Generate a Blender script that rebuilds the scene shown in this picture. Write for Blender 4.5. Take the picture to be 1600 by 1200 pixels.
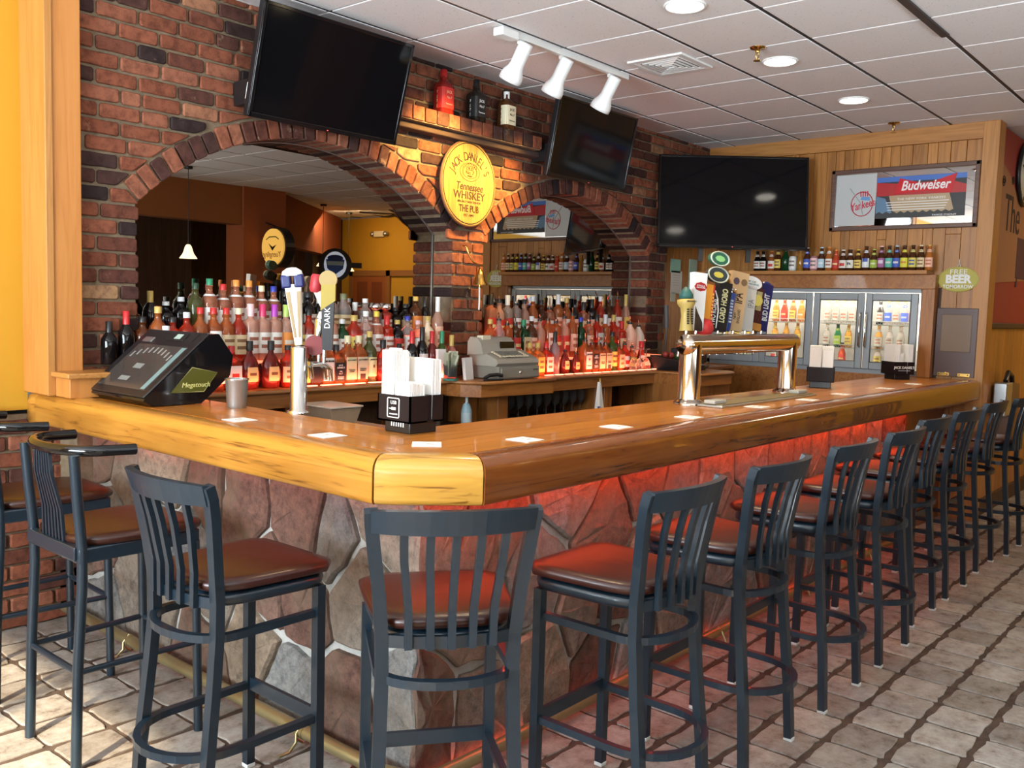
import bpy, bmesh, math, random
from mathutils import Vector, Matrix
PI = math.pi
rnd = random.Random(7)
SC = bpy.context.scene
for o in list(bpy.data.objects):
    bpy.data.objects.remove(o)
COL = SC.collection

# ------------------------------------------------------------------ camera
cam_d = bpy.data.cameras.new('camera')
cam = bpy.data.objects.new('camera', cam_d)
COL.objects.link(cam)
yaw, pitch, roll = 0.703138435, -0.0821545183, 0.0294532035
fw = Vector((math.cos(yaw) * math.cos(pitch), math.sin(yaw) * math.cos(pitch), math.sin(pitch)))
rt0 = Vector((math.sin(yaw), -math.cos(yaw), 0))
up0 = rt0.cross(fw)
rt = rt0 * math.cos(roll) + up0 * math.sin(roll)
up = -rt0 * math.sin(roll) + up0 * math.cos(roll)
M = Matrix((rt, up, -fw)).transposed().to_4x4()
M.translation = Vector((0, 0, 1.55))
cam.matrix_world = M
cam_d.sensor_width = 36
cam_d.lens = 36 * 1429.47 / 1600
cam_d.clip_start = 0.05
SC.camera = cam

# ------------------------------------------------------------------ world, daylight, exposure
w = bpy.data.worlds.new('world')
SC.world = w
w.use_nodes = True
nt = w.node_tree
sky = nt.nodes.new('ShaderNodeTexSky')
sky.sky_type = 'HOSEK_WILKIE'
sky.turbidity = 3
sky.sun_direction = (-0.72, -0.34, 0.6)
bg = nt.nodes['Background']
nt.links.new(sky.outputs[0], bg.inputs[0])
bg.inputs[1].default_value = 1.2

def area(name, loc, direction, sx, sy, power, color, spread=180):
    d = bpy.data.lights.new(name, 'AREA')
    d.shape = 'RECTANGLE'; d.size = sx; d.size_y = sy
    d.energy = power; d.color = color; d.spread = math.radians(spread)
    o = bpy.data.objects.new(name, d); COL.objects.link(o)
    o.location = loc
    o.rotation_euler = Vector(direction).to_track_quat('-Z', 'Y').to_euler()
    return o

def spot(name, loc, target, power, color, angle, blend=0.5, size=0.03):
    d = bpy.data.lights.new(name, 'SPOT')
    d.energy = power; d.color = color; d.spot_size = math.radians(angle); d.spot_blend = blend
    d.shadow_soft_size = size
    o = bpy.data.objects.new(name, d); COL.objects.link(o)
    o.location = loc
    o.rotation_euler = (Vector(target) - Vector(loc)).to_track_quat('-Z', 'Y').to_euler()
    return o

sun_d = bpy.data.lights.new('sun', 'SUN')
sun_d.energy = 15; sun_d.color = (1, 0.84, 0.58); sun_d.angle = math.radians(1.2)
sun = bpy.data.objects.new('sun', sun_d); COL.objects.link(sun)
sun.rotation_euler = Vector((0.72, 0.34, -0.50)).to_track_quat('-Z', 'Y').to_euler()
DAY = (0.80, 0.92, 1.0)
# daylight through the window panes (left wall and street wall)
area('daylight_left_window', (-2.32, -1.3, 1.72), (1, 0.05, 1.1), 3.0, 1.9, 260, DAY, 130)
area('daylight_left_window', (-2.32, 2.3, 1.72), (1, -0.05, 0.55), 2.4, 1.9, 560, DAY)
area('daylight_street_window', (-0.3, -3.62, 1.72), (0.0, 1, 1.3), 2.6, 1.9, 120, DAY, 130)
area('daylight_street_window', (3.0, -3.62, 1.72), (0.0, 1, 1.3), 2.6, 1.9, 210, DAY, 120)
# red light strip under the bar rail, and at the foot of the stone
LED = (1.0, 0.085, 0.03)
area('rail_light_strip', (4.3, 1.97, 0.94), (0, 0.25, -1), 4.9, 0.02, 11, LED)
area('rail_light_strip', (1.93, 3.15, 0.94), (0.25, 0, -1), 2.1, 0.02, 1.0, LED)
VS = SC.view_settings
SC.display_settings.display_device = 'sRGB'
VS.view_transform = 'Standard'; VS.look = 'None'; VS.gamma = 1; VS.use_curve_mapping = False
VS.exposure = 0.0
SC.cycles.max_bounces = 8
SC.cycles.transparent_max_bounces = 12
SC.cycles.caustics_reflective = False
SC.cycles.caustics_refractive = False
SC.cycles.sample_clamp_indirect = 6

# ------------------------------------------------------------------ materials
def mat(name, color=(0.5, 0.5, 0.5), rough=0.5, metal=0.0, emit=None, estr=0.0, trans=0.0, coat=0.0, ior=None, spec=None, alpha=1.0):
    m = bpy.data.materials.new(name); m.use_nodes = True
    b = m.node_tree.nodes['Principled BSDF']
    b.inputs['Base Color'].default_value = (*color, 1)
    b.inputs['Roughness'].default_value = rough
    b.inputs['Metallic'].default_value = metal
    b.inputs['Transmission Weight'].default_value = trans
    b.inputs['Coat Weight'].default_value = coat
    b.inputs['Alpha'].default_value = alpha
    if ior: b.inputs['IOR'].default_value = ior
    if spec is not None: b.inputs['Specular IOR Level'].default_value = spec
    if emit:
        b.inputs['Emission Color'].default_value = (*emit, 1)
        b.inputs['Emission Strength'].default_value = estr
    return m

def N(m, t, **kw):
    n = m.node_tree.nodes.new(t)
    for k, v in kw.items():
        setattr(n, k, v)
    return n
def L(m, a, b):
    m.node_tree.links.new(a, b)
def ramp(m, stops):
    r = N(m, 'ShaderNodeValToRGB'); e = r.color_ramp.elements
    while len(e) < len(stops): e.new(0.5)
    for el, (p, c) in zip(e, stops):
        el.position = p; el.color = (*c, 1)
    return r
def P(m): return m.node_tree.nodes['Principled BSDF']
def bump(m, src, strength, dist=0.01):
    b = N(m, 'ShaderNodeBump'); b.inputs['Strength'].default_value = strength; b.inputs['Distance'].default_value = dist
    L(m, src, b.inputs['Height']); L(m, b.outputs[0], P(m).inputs['Normal'])
def pos(m, scale=(1, 1, 1)):
    g = N(m, 'ShaderNodeNewGeometry'); mp = N(m, 'ShaderNodeMapping')
    mp.inputs['Scale'].default_value = scale
    L(m, g.outputs['Position'], mp.inputs[0]); return mp.outputs[0]
def noise(m, vec, scale, detail=4, rough=0.6, dist=0.0):
    n = N(m, 'ShaderNodeTexNoise'); n.inputs['Scale'].default_value = scale; n.inputs['Detail'].default_value = detail
    n.inputs['Roughness'].default_value = rough; n.inputs['Distortion'].default_value = dist
    L(m, vec, n.inputs['Vector']); return n.outputs[0]
def rand(m):
    oi = N(m, 'ShaderNodeObjectInfo'); g = N(m, 'ShaderNodeNewGeometry')
    a = N(m, 'ShaderNodeMath', operation='ADD'); f = N(m, 'ShaderNodeMath', operation='FRACT')
    L(m, oi.outputs['Random'], a.inputs[0]); L(m, g.outputs['Random Per Island'], a.inputs[1]); L(m, a.outputs[0], f.inputs[0])
    return f.outputs[0]
def mixc(m, fac, a, b, mode='MIX'):
    n = N(m, 'ShaderNodeMix', data_type='RGBA', blend_type=mode)
    for i, v in ((0, fac), (6, a), (7, b)):
        if isinstance(v, (int, float)): n.inputs[i].default_value = v
        elif isinstance(v, tuple): n.inputs[i].default_value = (*v, 1)
        else: L(m, v, n.inputs[i])
    return n.outputs[2]

def wood(name, stops, grain_axis='x', scale=1.0, rough=0.3, coat=0.0, vary=0.0, spec=None, fig=1.0, turn=0.0):
    """oak: long streaks along one axis plus cathedral figure"""
    m = mat(name, rough=rough, coat=coat, spec=spec)
    s = {'x': (0.35, 6, 6), 'y': (6, 0.35, 6), 'z': (6, 6, 0.35)}[grain_axis]
    v = pos(m, tuple(q * scale for q in s) if not turn else (1, 1, 1))
    if turn:
        m1 = v.node; m1.inputs['Rotation'].default_value = (0, 0, turn)
        m2 = N(m, 'ShaderNodeMapping'); m2.inputs['Scale'].default_value = tuple(q * scale for q in s); L(m, v, m2.inputs[0]); v = m2.outputs[0]
    n1 = noise(m, v, 2.2 * fig, 3, 0.55, 0.6)
    wv = N(m, 'ShaderNodeMath', operation='MULTIPLY'); wv.inputs[1].default_value = 9.0
    L(m, n1, wv.inputs[0])
    fr = N(m, 'ShaderNodeMath', operation='PINGPONG'); fr.inputs[1].default_value = 1.0
    L(m, wv.outputs[0], fr.inputs[0])
    n2 = noise(m, v, 14, 2, 0.6)
    ad = N(m, 'ShaderNodeMath', operation='MULTIPLY_ADD'); ad.inputs[1].default_value = 0.55
    L(m, fr.outputs[0], ad.inputs[0])
    sc = N(m, 'ShaderNodeMath', operation='MULTIPLY'); sc.inputs[1].default_value = 0.6; L(m, n2, sc.inputs[0])
    L(m, sc.outputs[0], ad.inputs[2])
    r = ramp(m, stops); L(m, ad.outputs[0], r.inputs[0])
    out = r.outputs[0]
    if vary:
        hsv = N(m, 'ShaderNodeHueSaturation')
        mr = N(m, 'ShaderNodeMapRange'); mr.inputs[3].default_value = 1 - vary; mr.inputs[4].default_value = 1 + vary
        L(m, rand(m), mr.inputs[0]); L(m, mr.outputs[0], hsv.inputs['Value']); L(m, out, hsv.inputs['Color'])
        out = hsv.outputs[0]
    L(m, out, P(m).inputs['Base Color'])
    return m

OAK = [(0.22, (0.17, 0.062, 0.010)), (0.36, (0.43, 0.18, 0.026)), (0.85, (0.50, 0.225, 0.036))]
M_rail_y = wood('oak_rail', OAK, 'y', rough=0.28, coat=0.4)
M_rail_x_shaded = wood('oak_rail_shaded', [(0.22, (0.085, 0.025, 0.006)), (0.38, (0.21, 0.060, 0.012)), (0.9, (0.26, 0.08, 0.016))], 'x', rough=0.2, coat=0.6)  # same oak as the short-side rail, long side's shade darkened into the colour
M_rail_c = wood('oak_corner_block', [(0.24, (0.20, 0.08, 0.012)), (0.36, (0.46, 0.225, 0.032)), (0.85, (0.54, 0.28, 0.045))], 'x', scale=1.2, rough=0.3, coat=0.3, fig=0.8, turn=PI / 4)
TOP = [(0.15, (0.27, 0.085, 0.012)), (0.4, (0.46, 0.165, 0.022)), (0.9, (0.52, 0.20, 0.03))]
M_top_x = wood('varnished_oak', TOP, 'x', rough=0.30, coat=0.3, vary=0.14)
M_top_y = wood('varnished_oak_cross', TOP, 'y', rough=0.30, coat=0.3, vary=0.14)
M_cabinet = wood('cabinet_oak', [(0.1, (0.17, 0.055, 0.012)), (0.5, (0.33, 0.12, 0.028)), (0.9, (0.38, 0.15, 0.035))], 'x', rough=0.35, coat=0.2)
M_cabinet_z = wood('cabinet_oak_upright', [(0.1, (0.17, 0.055, 0.012)), (0.5, (0.33, 0.12, 0.028)), (0.9, (0.38, 0.15, 0.035))], 'z', rough=0.35, coat=0.2)
M_plank = wood('wall_plank_oak', [(0.1, (0.20, 0.07, 0.013)), (0.5, (0.38, 0.155, 0.034)), (0.9, (0.43, 0.19, 0.046))], 'z', rough=0.36, vary=0.2)
M_trimwood = wood('trim_wood', [(0.1, (0.32, 0.125, 0.024)), (0.5, (0.43, 0.185, 0.042)), (0.9, (0.47, 0.21, 0.052))], 'z', rough=0.45)
M_trimwood_y = wood('trim_wood_cross', [(0.1, (0.30, 0.12, 0.025)), (0.5, (0.40, 0.17, 0.04)), (0.9, (0.45, 0.2, 0.05))], 'y', rough=0.45)
M_jamb = wood('pine_jamb', [(0.1, (0.42, 0.15, 0.030)), (0.5, (0.50, 0.195, 0.042)), (0.9, (0.53, 0.215, 0.05))], 'z', rough=0.5)
M_darkwood = wood('dark_panel_wood', [(0.1, (0.03, 0.014, 0.007)), (0.9, (0.075, 0.036, 0.018))], 'z', rough=0.6)
M_redwood = wood('red_stained_panel', [(0.1, (0.10, 0.02, 0.008)), (0.9, (0.20, 0.05, 0.018))], 'z', rough=0.3)
M_frame = wood('dark_frame_wood', [(0.1, (0.07, 0.03, 0.02)), (0.9, (0.15, 0.07, 0.045))], 'y', rough=0.4)

def brick_mat():
    m = mat('reclaimed_brick', rough=0.85, spec=0.25)
    r = ramp(m, [(0.0, (0.020, 0.013, 0.014)), (0.10, (0.055, 0.026, 0.022)), (0.25, (0.10, 0.036, 0.025)), (0.45, (0.185, 0.058, 0.030)),
                 (0.7, (0.225, 0.072, 0.038)), (0.975, (0.28, 0.105, 0.06)), (0.99, (0.38, 0.24, 0.12)), (1.0, (0.46, 0.33, 0.17))])
    L(m, rand(m), r.inputs[0])
    v = pos(m)
    n = noise(m, v, 22, 6, 0.7)
    st = ramp(m, [(0.35, (0.55, 0.5, 0.5)), (0.55, (1.0, 1.0, 1.0)), (0.75, (1.25, 1.2, 1.15))])
    L(m, n, st.inputs[0])
    c = mixc(m, 1.0, r.outputs[0], st.outputs[0], 'MULTIPLY')
    n2 = noise(m, v, 9, 5, 0.75)
    lime = ramp(m, [(0.62, (0, 0, 0)), (0.76, (0.65, 0.65, 0.65))]); L(m, n2, lime.inputs[0])
    c2 = mixc(m, lime.outputs[0], c, (0.42, 0.27, 0.18))
    L(m, c2, P(m).inputs['Base Color'])
    bump(m, n, 0.55, 0.006)
    return m
M_brick = brick_mat()
def rocky(name, stops, sc, b, rough=0.9, bd=0.01):
    m = mat(name, rough=rough, spec=0.2)
    n = noise(m, pos(m), sc, 7, 0.7)
    r = ramp(m, stops); L(m, n, r.inputs[0]); L(m, r.outputs[0], P(m).inputs['Base Color'])
    bump(m, n, b, bd); return m
M_mortar = rocky('old_mortar', [(0.3, (0.13, 0.095, 0.06)), (0.7, (0.25, 0.185, 0.12))], 18, 0.6)
M_grey_mortar = rocky('pale_mortar', [(0.3, (0.34, 0.325, 0.30)), (0.7, (0.54, 0.525, 0.49))], 14, 0.6)
M_grout = rocky('brown_grout', [(0.3, (0.050, 0.032, 0.024)), (0.7, (0.11, 0.075, 0.055))], 16, 0.5)
def stone_mat():
    m = mat('flagstone', rough=0.8, spec=0.3)
    r = ramp(m, [(0.0, (0.19, 0.10, 0.075)), (0.16, (0.30, 0.25, 0.205)), (0.34, (0.23, 0.225, 0.22)), (0.5, (0.36, 0.275, 0.20)), (0.66, (0.30, 0.30, 0.29)), (0.84, (0.24, 0.14, 0.105))])
    v = pos(m)
    r.color_ramp.interpolation = 'CONSTANT'
    L(m, rand(m), r.inputs[0])
    n = noise(m, v, 24, 12, 0.85); st = ramp(m, [(0.33, (0.28, 0.27, 0.28)), (0.5, (0.95, 0.93, 0.92)), (0.68, (1.6, 1.5, 1.4))]); L(m, n, st.inputs[0])
    c = mixc(m, 1.0, r.outputs[0], st.outputs[0], 'MULTIPLY')
    n3 = noise(m, v, 3.1, 3, 0.6); s3 = ramp(m, [(0.45, (0, 0, 0)), (0.62, (0.5, 0.5, 0.5))]); L(m, n3, s3.inputs[0])
    c2 = mixc(m, s3.outputs[0], c, (0.27, 0.20, 0.14))
    L(m, c2, P(m).inputs['Base Color'])
    n4 = noise(m, v, 34, 10, 0.8)
    bump(m, n4, 1.0, 0.014); return m
M_stone = stone_mat()
def tile_mat():
    m = mat('paver_tile', rough=0.55, spec=0.4)
    v = pos(m)
    r = ramp(m, [(0.0, (0.25, 0.225, 0.20)), (0.5, (0.36, 0.335, 0.305)), (1.0, (0.42, 0.395, 0.365))]); L(m, rand(m), r.inputs[0])
    n = noise(m, v, 11, 9, 0.78); st = ramp(m, [(0.33, (0.22, 0.18, 0.16)), (0.45, (0.72, 0.66, 0.61)), (0.6, (1.0, 0.99, 0.97))]); L(m, n, st.inputs[0])
    c = mixc(m, 1.0, r.outputs[0], st.outputs[0], 'MULTIPLY'); L(m, c, P(m).inputs['Base Color'])
    bump(m, n, 0.35, 0.004); return m
M_tile = tile_mat()
def ceil_mat():
    m = mat('acoustic_tile', rough=0.95, spec=0.1)
    v = pos(m); n = noise(m, v, 90, 3, 0.6)
    r = ramp(m, [(0.30, (0.48, 0.46, 0.455)), (0.36, (0.80, 0.775, 0.77))]); L(m, n, r.inputs[0])
    L(m, r.outputs[0], P(m).inputs['Base Color'])
    bump(m, noise(m, v, 45, 5, 0.7), 0.25, 0.004); return m
M_ceil = ceil_mat()
M_gridwhite = mat('white_grid', (0.72, 0.72, 0.72), 0.5)
M_gridblack = mat('black_grid', (0.022, 0.018, 0.018), 0.5)
M_stool = mat('blue_black_steel', (0.007, 0.017, 0.028), 0.34, 0.0, coat=0.15)
M_black = mat('black_plastic', (0.012, 0.011, 0.012), 0.35)
M_blackg = mat('gloss_black', (0.006, 0.006, 0.007), 0.08)
M_screen = mat('dark_screen', (0.004, 0.004, 0.005), 0.08, spec=0.25)
M_rubber = mat('pale_glide', (0.62, 0.64, 0.62), 0.5)
M_vinyl = mat('burgundy_vinyl', (0.038, 0.008, 0.005), 0.32, spec=0.5)
M_vinylk = mat('brown_vinyl', (0.036, 0.009, 0.005), 0.30, spec=0.5)
M_white = mat('white_plastic', (0.78, 0.78, 0.76), 0.45)
M_paper = mat('white_paper', (0.82, 0.81, 0.78), 0.85)
M_chrome = mat('polished_steel', (0.78, 0.78, 0.77), 0.13, 1.0)
M_steel = mat('brushed_steel', (0.46, 0.47, 0.47), 0.38, 0.9)
M_brass = mat('brass', (0.62, 0.40, 0.12), 0.25, 1.0)
M_copper = mat('warm_polished_pipe', (0.62, 0.52, 0.43), 0.12, 1.0)
M_footbrass = mat('worn_brass_pipe', (0.40, 0.33, 0.17), 0.34, 0.75)
M_alum = mat('cooler_aluminium', (0.30, 0.32, 0.33), 0.5, 0.5)
M_yellow = mat('yellow_paint', (0.52, 0.27, 0.014), 0.8)
M_orange = mat('burnt_orange_paint', (0.30, 0.10, 0.022), 0.8)
M_red = mat('dark_red_paint', (0.28, 0.022, 0.02), 0.6)
M_mirror = mat('tinted_mirror', (0.40, 0.36, 0.32), 0.0, 1.0)
M_mirror_b = mat('silver_mirror', (0.80, 0.82, 0.82), 0.02, 1.0)
M_glass = mat('clear_glass', (0.93, 0.95, 0.95), 0.02, 0, trans=0.95, ior=1.12)
M_led = mat('red_light_strip', (0.3, 0.03, 0.01), 0.4, emit=(1, 0.10, 0.03), estr=7)
M_ledhot = mat('lit_diode_strip', (0.3, 0.1, 0.05), 0.4, emit=(1, 0.36, 0.20), estr=4)
M_shelfglow = mat('lit_acrylic_tier', (0.6, 0.25, 0.18), 0.3, emit=(1, 0.22, 0.10), estr=1.8)
M_lamp = mat('lit_lamp', (1, 1, 1), 0.5, emit=(1, 0.93, 0.80), estr=14)
M_ink = mat('black_ink', (0.012, 0.010, 0.010), 0.6)
M_brownink = mat('burnt_brown_ink', (0.035, 0.016, 0.008), 0.8)
M_cream = mat('cream', (0.74, 0.66, 0.48), 0.6)
_cm = {}
def cmat(c, rough=0.45):
    k = (tuple(round(v, 3) for v in c), rough)
    if k not in _cm:
        _cm[k] = mat('paint', c, rough)
    return _cm[k]
_gm = {}
def gmat(c, tr=0.55):
    k = (tuple(round(v, 3) for v in c), tr)
    if k not in _gm:
        _gm[k] = mat('bottle_glass', c, 0.06, 0, trans=tr, ior=1.18, coat=0.5)
    return _gm[k]

# ------------------------------------------------------------------ mesh helpers
class MB:
    def __init__(s): s.v = []; s.f = []; s.sm = []; s.mi = []
    def add(s, vs, fs, smooth=False, mi=0, T=None):
        b = len(s.v)
        for p in vs:
            s.v.append(tuple(T @ Vector(p)) if T else tuple(p))
        for f in fs:
            s.f.append([b + i for i in f]); s.sm.append(smooth); s.mi.append(mi)
        return s
    def box(s, lo, hi, T=None, mi=0, bev=0.0):
        x0, y0, z0 = lo; x1, y1, z1 = hi
        if bev > 0:
            b = min(bev, (x1 - x0) / 2.01, (y1 - y0) / 2.01, (z1 - z0) / 2.01)
            bm = bmesh.new(); bmesh.ops.create_cube(bm, size=1)
            for v in bm.verts:
                v.co = Vector(((x0 + x1) / 2 + v.co.x * (x1 - x0), (y0 + y1) / 2 + v.co.y * (y1 - y0), (z0 + z1) / 2 + v.co.z * (z1 - z0)))
            bmesh.ops.bevel(bm, geom=bm.edges[:], offset=b, segments=2, profile=0.6, affect='EDGES')
            bm.verts.index_update(); bm.normal_update()
            b0 = len(s.v)
            for v in bm.verts: s.v.append(tuple(T @ v.co) if T else tuple(v.co))
            for f in bm.faces:
                s.f.append([b0 + v.index for v in f.verts]); s.mi.append(mi); s.sm.append(max(abs(c) for c in f.normal) < .99)
            bm.free(); return s
        vs = [(x0, y0, z0), (x1, y0, z0), (x1, y1, z0), (x0, y1, z0), (x0, y0, z1), (x1, y0, z1), (x1, y1, z1), (x0, y1, z1)]
        fs = [(0, 3, 2, 1), (4, 5, 6, 7), (0, 1, 5, 4), (1, 2, 6, 5), (2, 3, 7, 6), (3, 0, 4, 7)]
        return s.add(vs, fs, False, mi, T)
    def lathe(s, prof, seg=14, c=(0, 0, 0), sq=1.0, T=None, mi=0, cap=True, sx=1.0, sy=1.0):
        """prof: list of (r, z); sq>1 squares the cross-section; sx, sy flatten it"""
        vs = []; fs = []
        n = len(prof)
        for r, z in prof:
            for k in range(seg):
                a = 2 * PI * (k + 0.5) / seg
                ca, sa = math.cos(a), math.sin(a)
                if sq != 1.0:
                    q = (abs(ca) ** sq + abs(sa) ** sq) ** (-1 / sq)
                else: q = 1
                vs.append((c[0] + r * q * ca * sx, c[1] + r * q * sa * sy, c[2] + z))
        for i in range(n - 1):
            for k in range(seg):
                k2 = (k + 1) % seg
                fs.append((i * seg + k, i * seg + k2, (i + 1) * seg + k2, (i + 1) * seg + k))
        s.add(vs, fs, True, mi, T)
        if cap:
            s.add(vs[:seg], [list(range(seg))[::-1]], False, mi, T)
            s.add(vs[-seg:], [list(range(seg))], False, mi, T)
        return s
    def tube(s, pts, r, seg=8, closed=False, mi=0, flat=None, cap=True, up=None):
        """sweep a circle (or flat=(a,b) rectangle half sizes) along pts"""
        pts = [Vector(p) for p in pts]; n = len(pts); rings = []
        prev = None
        for i, p in enumerate(pts):
            if closed: t = (pts[(i + 1) % n] - pts[i - 1])
            else: t = pts[min(i + 1, n - 1)] - pts[max(i - 1, 0)]
            t.normalize()
            if prev is None:
                a = Vector(up) if up else (Vector((0, 0, 1)) if abs(t.z) < 0.9 else Vector((0, 1, 0)))
            else: a = prev
            u = a - t * a.dot(t)
            if u.length < 1e-6: u = Vector((1, 0, 0)) - t * t.x
            u.normalize(); prev = u; wv = t.cross(u)
            if flat:
                hw, hu = flat
                ring = [p + wv * hw * a_ + u * hu * b_ for a_, b_ in ((-1, -1), (1, -1), (1, 1), (-1, 1))]
            else:
                ring = [p + wv * r * math.cos(2 * PI * k / seg) + u * r * math.sin(2 * PI * k / seg) for k in range(seg)]
            rings.append(ring)
        sg = 4 if flat else seg
        vs = [v for ring in rings for v in ring]; fs = []
        m = n if closed else n - 1
        for i in range(m):
            j = (i + 1) % n
            for k in range(sg):
                k2 = (k + 1) % sg
                fs.append((i * sg + k, i * sg + k2, j * sg + k2, j * sg + k))
        s.add(vs, fs, not flat, mi)
        if cap and not closed:
            s.add(rings[0], [list(range(sg))[::-1]], False, mi); s.add(rings[-1], [list(range(sg))], False, mi)
        return s
    def prism(s, poly, d0, d1, axis='y', mi=0, smooth=False, T=None):
        """2-D polygon extruded along an axis; poly is (x,z) for y, (y,z) for x, (x,y) for z"""
        def P3(p, d):
            return {'y': (p[0], d, p[1]), 'x': (d, p[0], p[1]), 'z': (p[0], p[1], d)}[axis]
        n = len(poly)
        A = [P3(p, d0) for p in poly]; B = [P3(p, d1) for p in poly]
        s.add(A + B, [[i, (i + 1) % n, n + (i + 1) % n, n + i] for i in range(n)], smooth, mi, T)
        s.add(A, [list(range(n))], False, mi, T); s.add(B, [list(range(n))[::-1]], False, mi, T)
        return s
    def mesh(s, name, mats):
        me = bpy.data.meshes.new(name)
        me.from_pydata(s.v, [], s.f)
        me.polygons.foreach_set('use_smooth', s.sm)
        me.polygons.foreach_set('material_index', s.mi)
        for m in (mats if isinstance(mats, (list, tuple)) else [mats]): me.materials.append(m)
        bm = bmesh.new(); bm.from_mesh(me)
        bmesh.ops.recalc_face_normals(bm, faces=bm.faces[:]); bm.to_mesh(me); bm.free()
        me.update(); return me
def link(name, data, parent=None, loc=None, rot=None):
    o = bpy.data.objects.new(name, data); COL.objects.link(o)
    if parent is not None: o.parent = parent
    if loc is not None: o.location = loc
    if rot is not None: o.rotation_euler = rot
    return o
def obj(name, mb, mats, parent=None, loc=None, rot=None):
    return link(name, mb.mesh(name, mats), parent, loc, rot)
def tag(o, label, cat, group=None, kind=None):
    o['label'] = label; o['category'] = cat
    if group: o['group'] = group
    if kind: o['kind'] = kind
    return o
def thing(name, label, cat, loc=(0, 0, 0), rz=0.0, group=None):
    o = bpy.data.objects.new(name, None); COL.objects.link(o); o.empty_display_size = 0.05
    o.location = loc; o.rotation_euler = (0, 0, rz)
    return tag(o, label, cat, group)
def struct(name, mb, mats):
    o = obj(name, mb, mats); o['kind'] = 'structure'; return o
def copy_tree(o, parent=None):
    c = o.copy(); COL.objects.link(c)
    if parent is not None: c.parent = parent
    for ch in list(o.children): copy_tree(ch, c)
    return c
_txt = {}
def text(body, size, m, parent, loc, rot, name='lettering', ext=0.0008, sx=1.0, shear=0.0, bold=0.0, align='CENTER'):
    k = (body, round(size, 4), round(sx, 3), shear, bold, m.name, align)
    if k not in _txt:
        cu = bpy.data.curves.new('lettering', 'FONT'); cu.body = body; cu.size = size; cu.extrude = ext
        cu.align_x = align; cu.align_y = 'CENTER'; cu.shear = shear; cu.offset = bold; cu.resolution_u = 3
        t = bpy.data.objects.new('lettering', cu); COL.objects.link(t)
        dg = bpy.context.evaluated_depsgraph_get(); dg.update()
        me = bpy.data.meshes.new_from_object(t.evaluated_get(dg)); me.name = 'lettering'
        bpy.data.objects.remove(t)
        for v in me.vertices: v.co.x *= sx
        me.materials.clear(); me.materials.append(m); _txt[k] = me
    return link(name, _txt[k], parent, loc, rot)
R_Y = (PI / 2, 0, 0)            # reads from the -y side
R_X = (PI / 2, 0, -PI / 2)      # reads from the -x side
def Tm(loc=(0, 0, 0), rz=0.0, rx=0.0, ry=0.0):
    return Matrix.Translation(loc) @ Matrix.Rotation(rz, 4, 'Z') @ Matrix.Rotation(ry, 4, 'Y') @ Matrix.Rotation(rx, 4, 'X')
def ellipse(a, b, n=28, cx=0, cz=0):
    return [(cx + a * math.cos(2 * PI * k / n), cz + b * math.sin(2 * PI * k / n)) for k in range(n)]
ORD = ['first', 'second', 'third', 'fourth', 'fifth', 'sixth', 'seventh', 'eighth', 'ninth', 'tenth', 'eleventh', 'twelfth', 'thirteenth',
       'fourteenth', 'fifteenth', 'sixteenth', 'seventeenth', 'eighteenth', 'nineteenth', 'twentieth', 'twenty-first', 'twenty-second',
       'twenty-third', 'twenty-fourth', 'twenty-fifth', 'twenty-sixth', 'twenty-seventh', 'twenty-eighth', 'twenty-ninth', 'thirtieth']
# ================================================================== ROOM SHELL
ZC = 3.075
WY = 4.22      # face of the brick wall
WX = 7.72      # face of the planked wall
FX = 10.8      # far yellow wall
# ---- floor: brown grout bed with paver tiles in it
fl = struct('floor', MB().box((-2.4, -4.6, -0.1), (FX, 4.6, -0.006)), M_grout)
def tile_mesh(seed):
    r = random.Random(seed); w = 0.1; n = 20
    out = []
    for k in range(n):
        a = (k // 5) * PI / 2 + (-42, -30, 0, 30, 42)[k % 5] * PI / 180
        q = (abs(math.cos(a)) ** 22 + abs(math.sin(a)) ** 22) ** (-1 / 22)
        out.append((w * q * math.cos(a) + r.uniform(-.004, .003) + .0005 * math.cos(a), (w - .005) * q * math.sin(a) + r.uniform(-.006, .005)))
    vs = [(x, y, -0.006) for x, y in out] + [(x, y, -0.0015) for x, y in out] + [(x * .965, y * .965, 0.0) for x, y in out]
    fs = [[i, (i + 1) % n, n + (i + 1) % n, n + i] for i in range(n)] + [[n + i, n + (i + 1) % n, 2 * n + (i + 1) % n, 2 * n + i] for i in range(n)] + [list(range(2 * n, 3 * n))]
    return MB().add(vs, fs).mesh('tile', M_tile)
TM = [tile_mesh(s) for s in range(6)]
pit = 0.2165
cnt = 0
far = MB()
def tile_at(x, y, stuff):
    global cnt
    me = rnd.choice(TM)
    a = rnd.choice((0, PI)) + rnd.uniform(-.02, .02)
    if stuff:
        T = Tm((x, y, 0), a); far.add([v.co for v in me.vertices], [list(p.vertices) for p in me.polygons], False, 0, T)
    else:
        cnt += 1
        o = link('tile', me, fl, (x, y, 0), (0, 0, a))
spots = []
for i in range(-8, 50):
    for j in range(-14, 24):
        x = 3.041 + pit * (i - 10) + pit / 2; y = 0.983 + pit * j + pit / 2
        if x > FX - .1 or y > 4.38 or (x > 2.0 and y > 2.05) or (x < 2.0 and x > 1.95 and y > 2.0): continue
        if x > 7.75 and y > 1.75: continue
        if x < -0.9 or y < -1.9: continue
        depth = x * 0.763 + y * 0.647
        side = (x * 0.647 - y * 0.763) / max(depth, .1)
        inview = depth > 1.7 and abs(side) < 0.60 and depth < 8.2 and depth * 0.0 < 1
        spots.append((0 if inview else 1, depth, x, y))
spots.sort()
for k, (v, d, x, y) in enumerate(spots):
    tile_at(x, y, not (v == 0 and cnt < 296))
o = obj('tile', far, M_tile, fl); o['kind'] = 'stuff'

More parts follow.
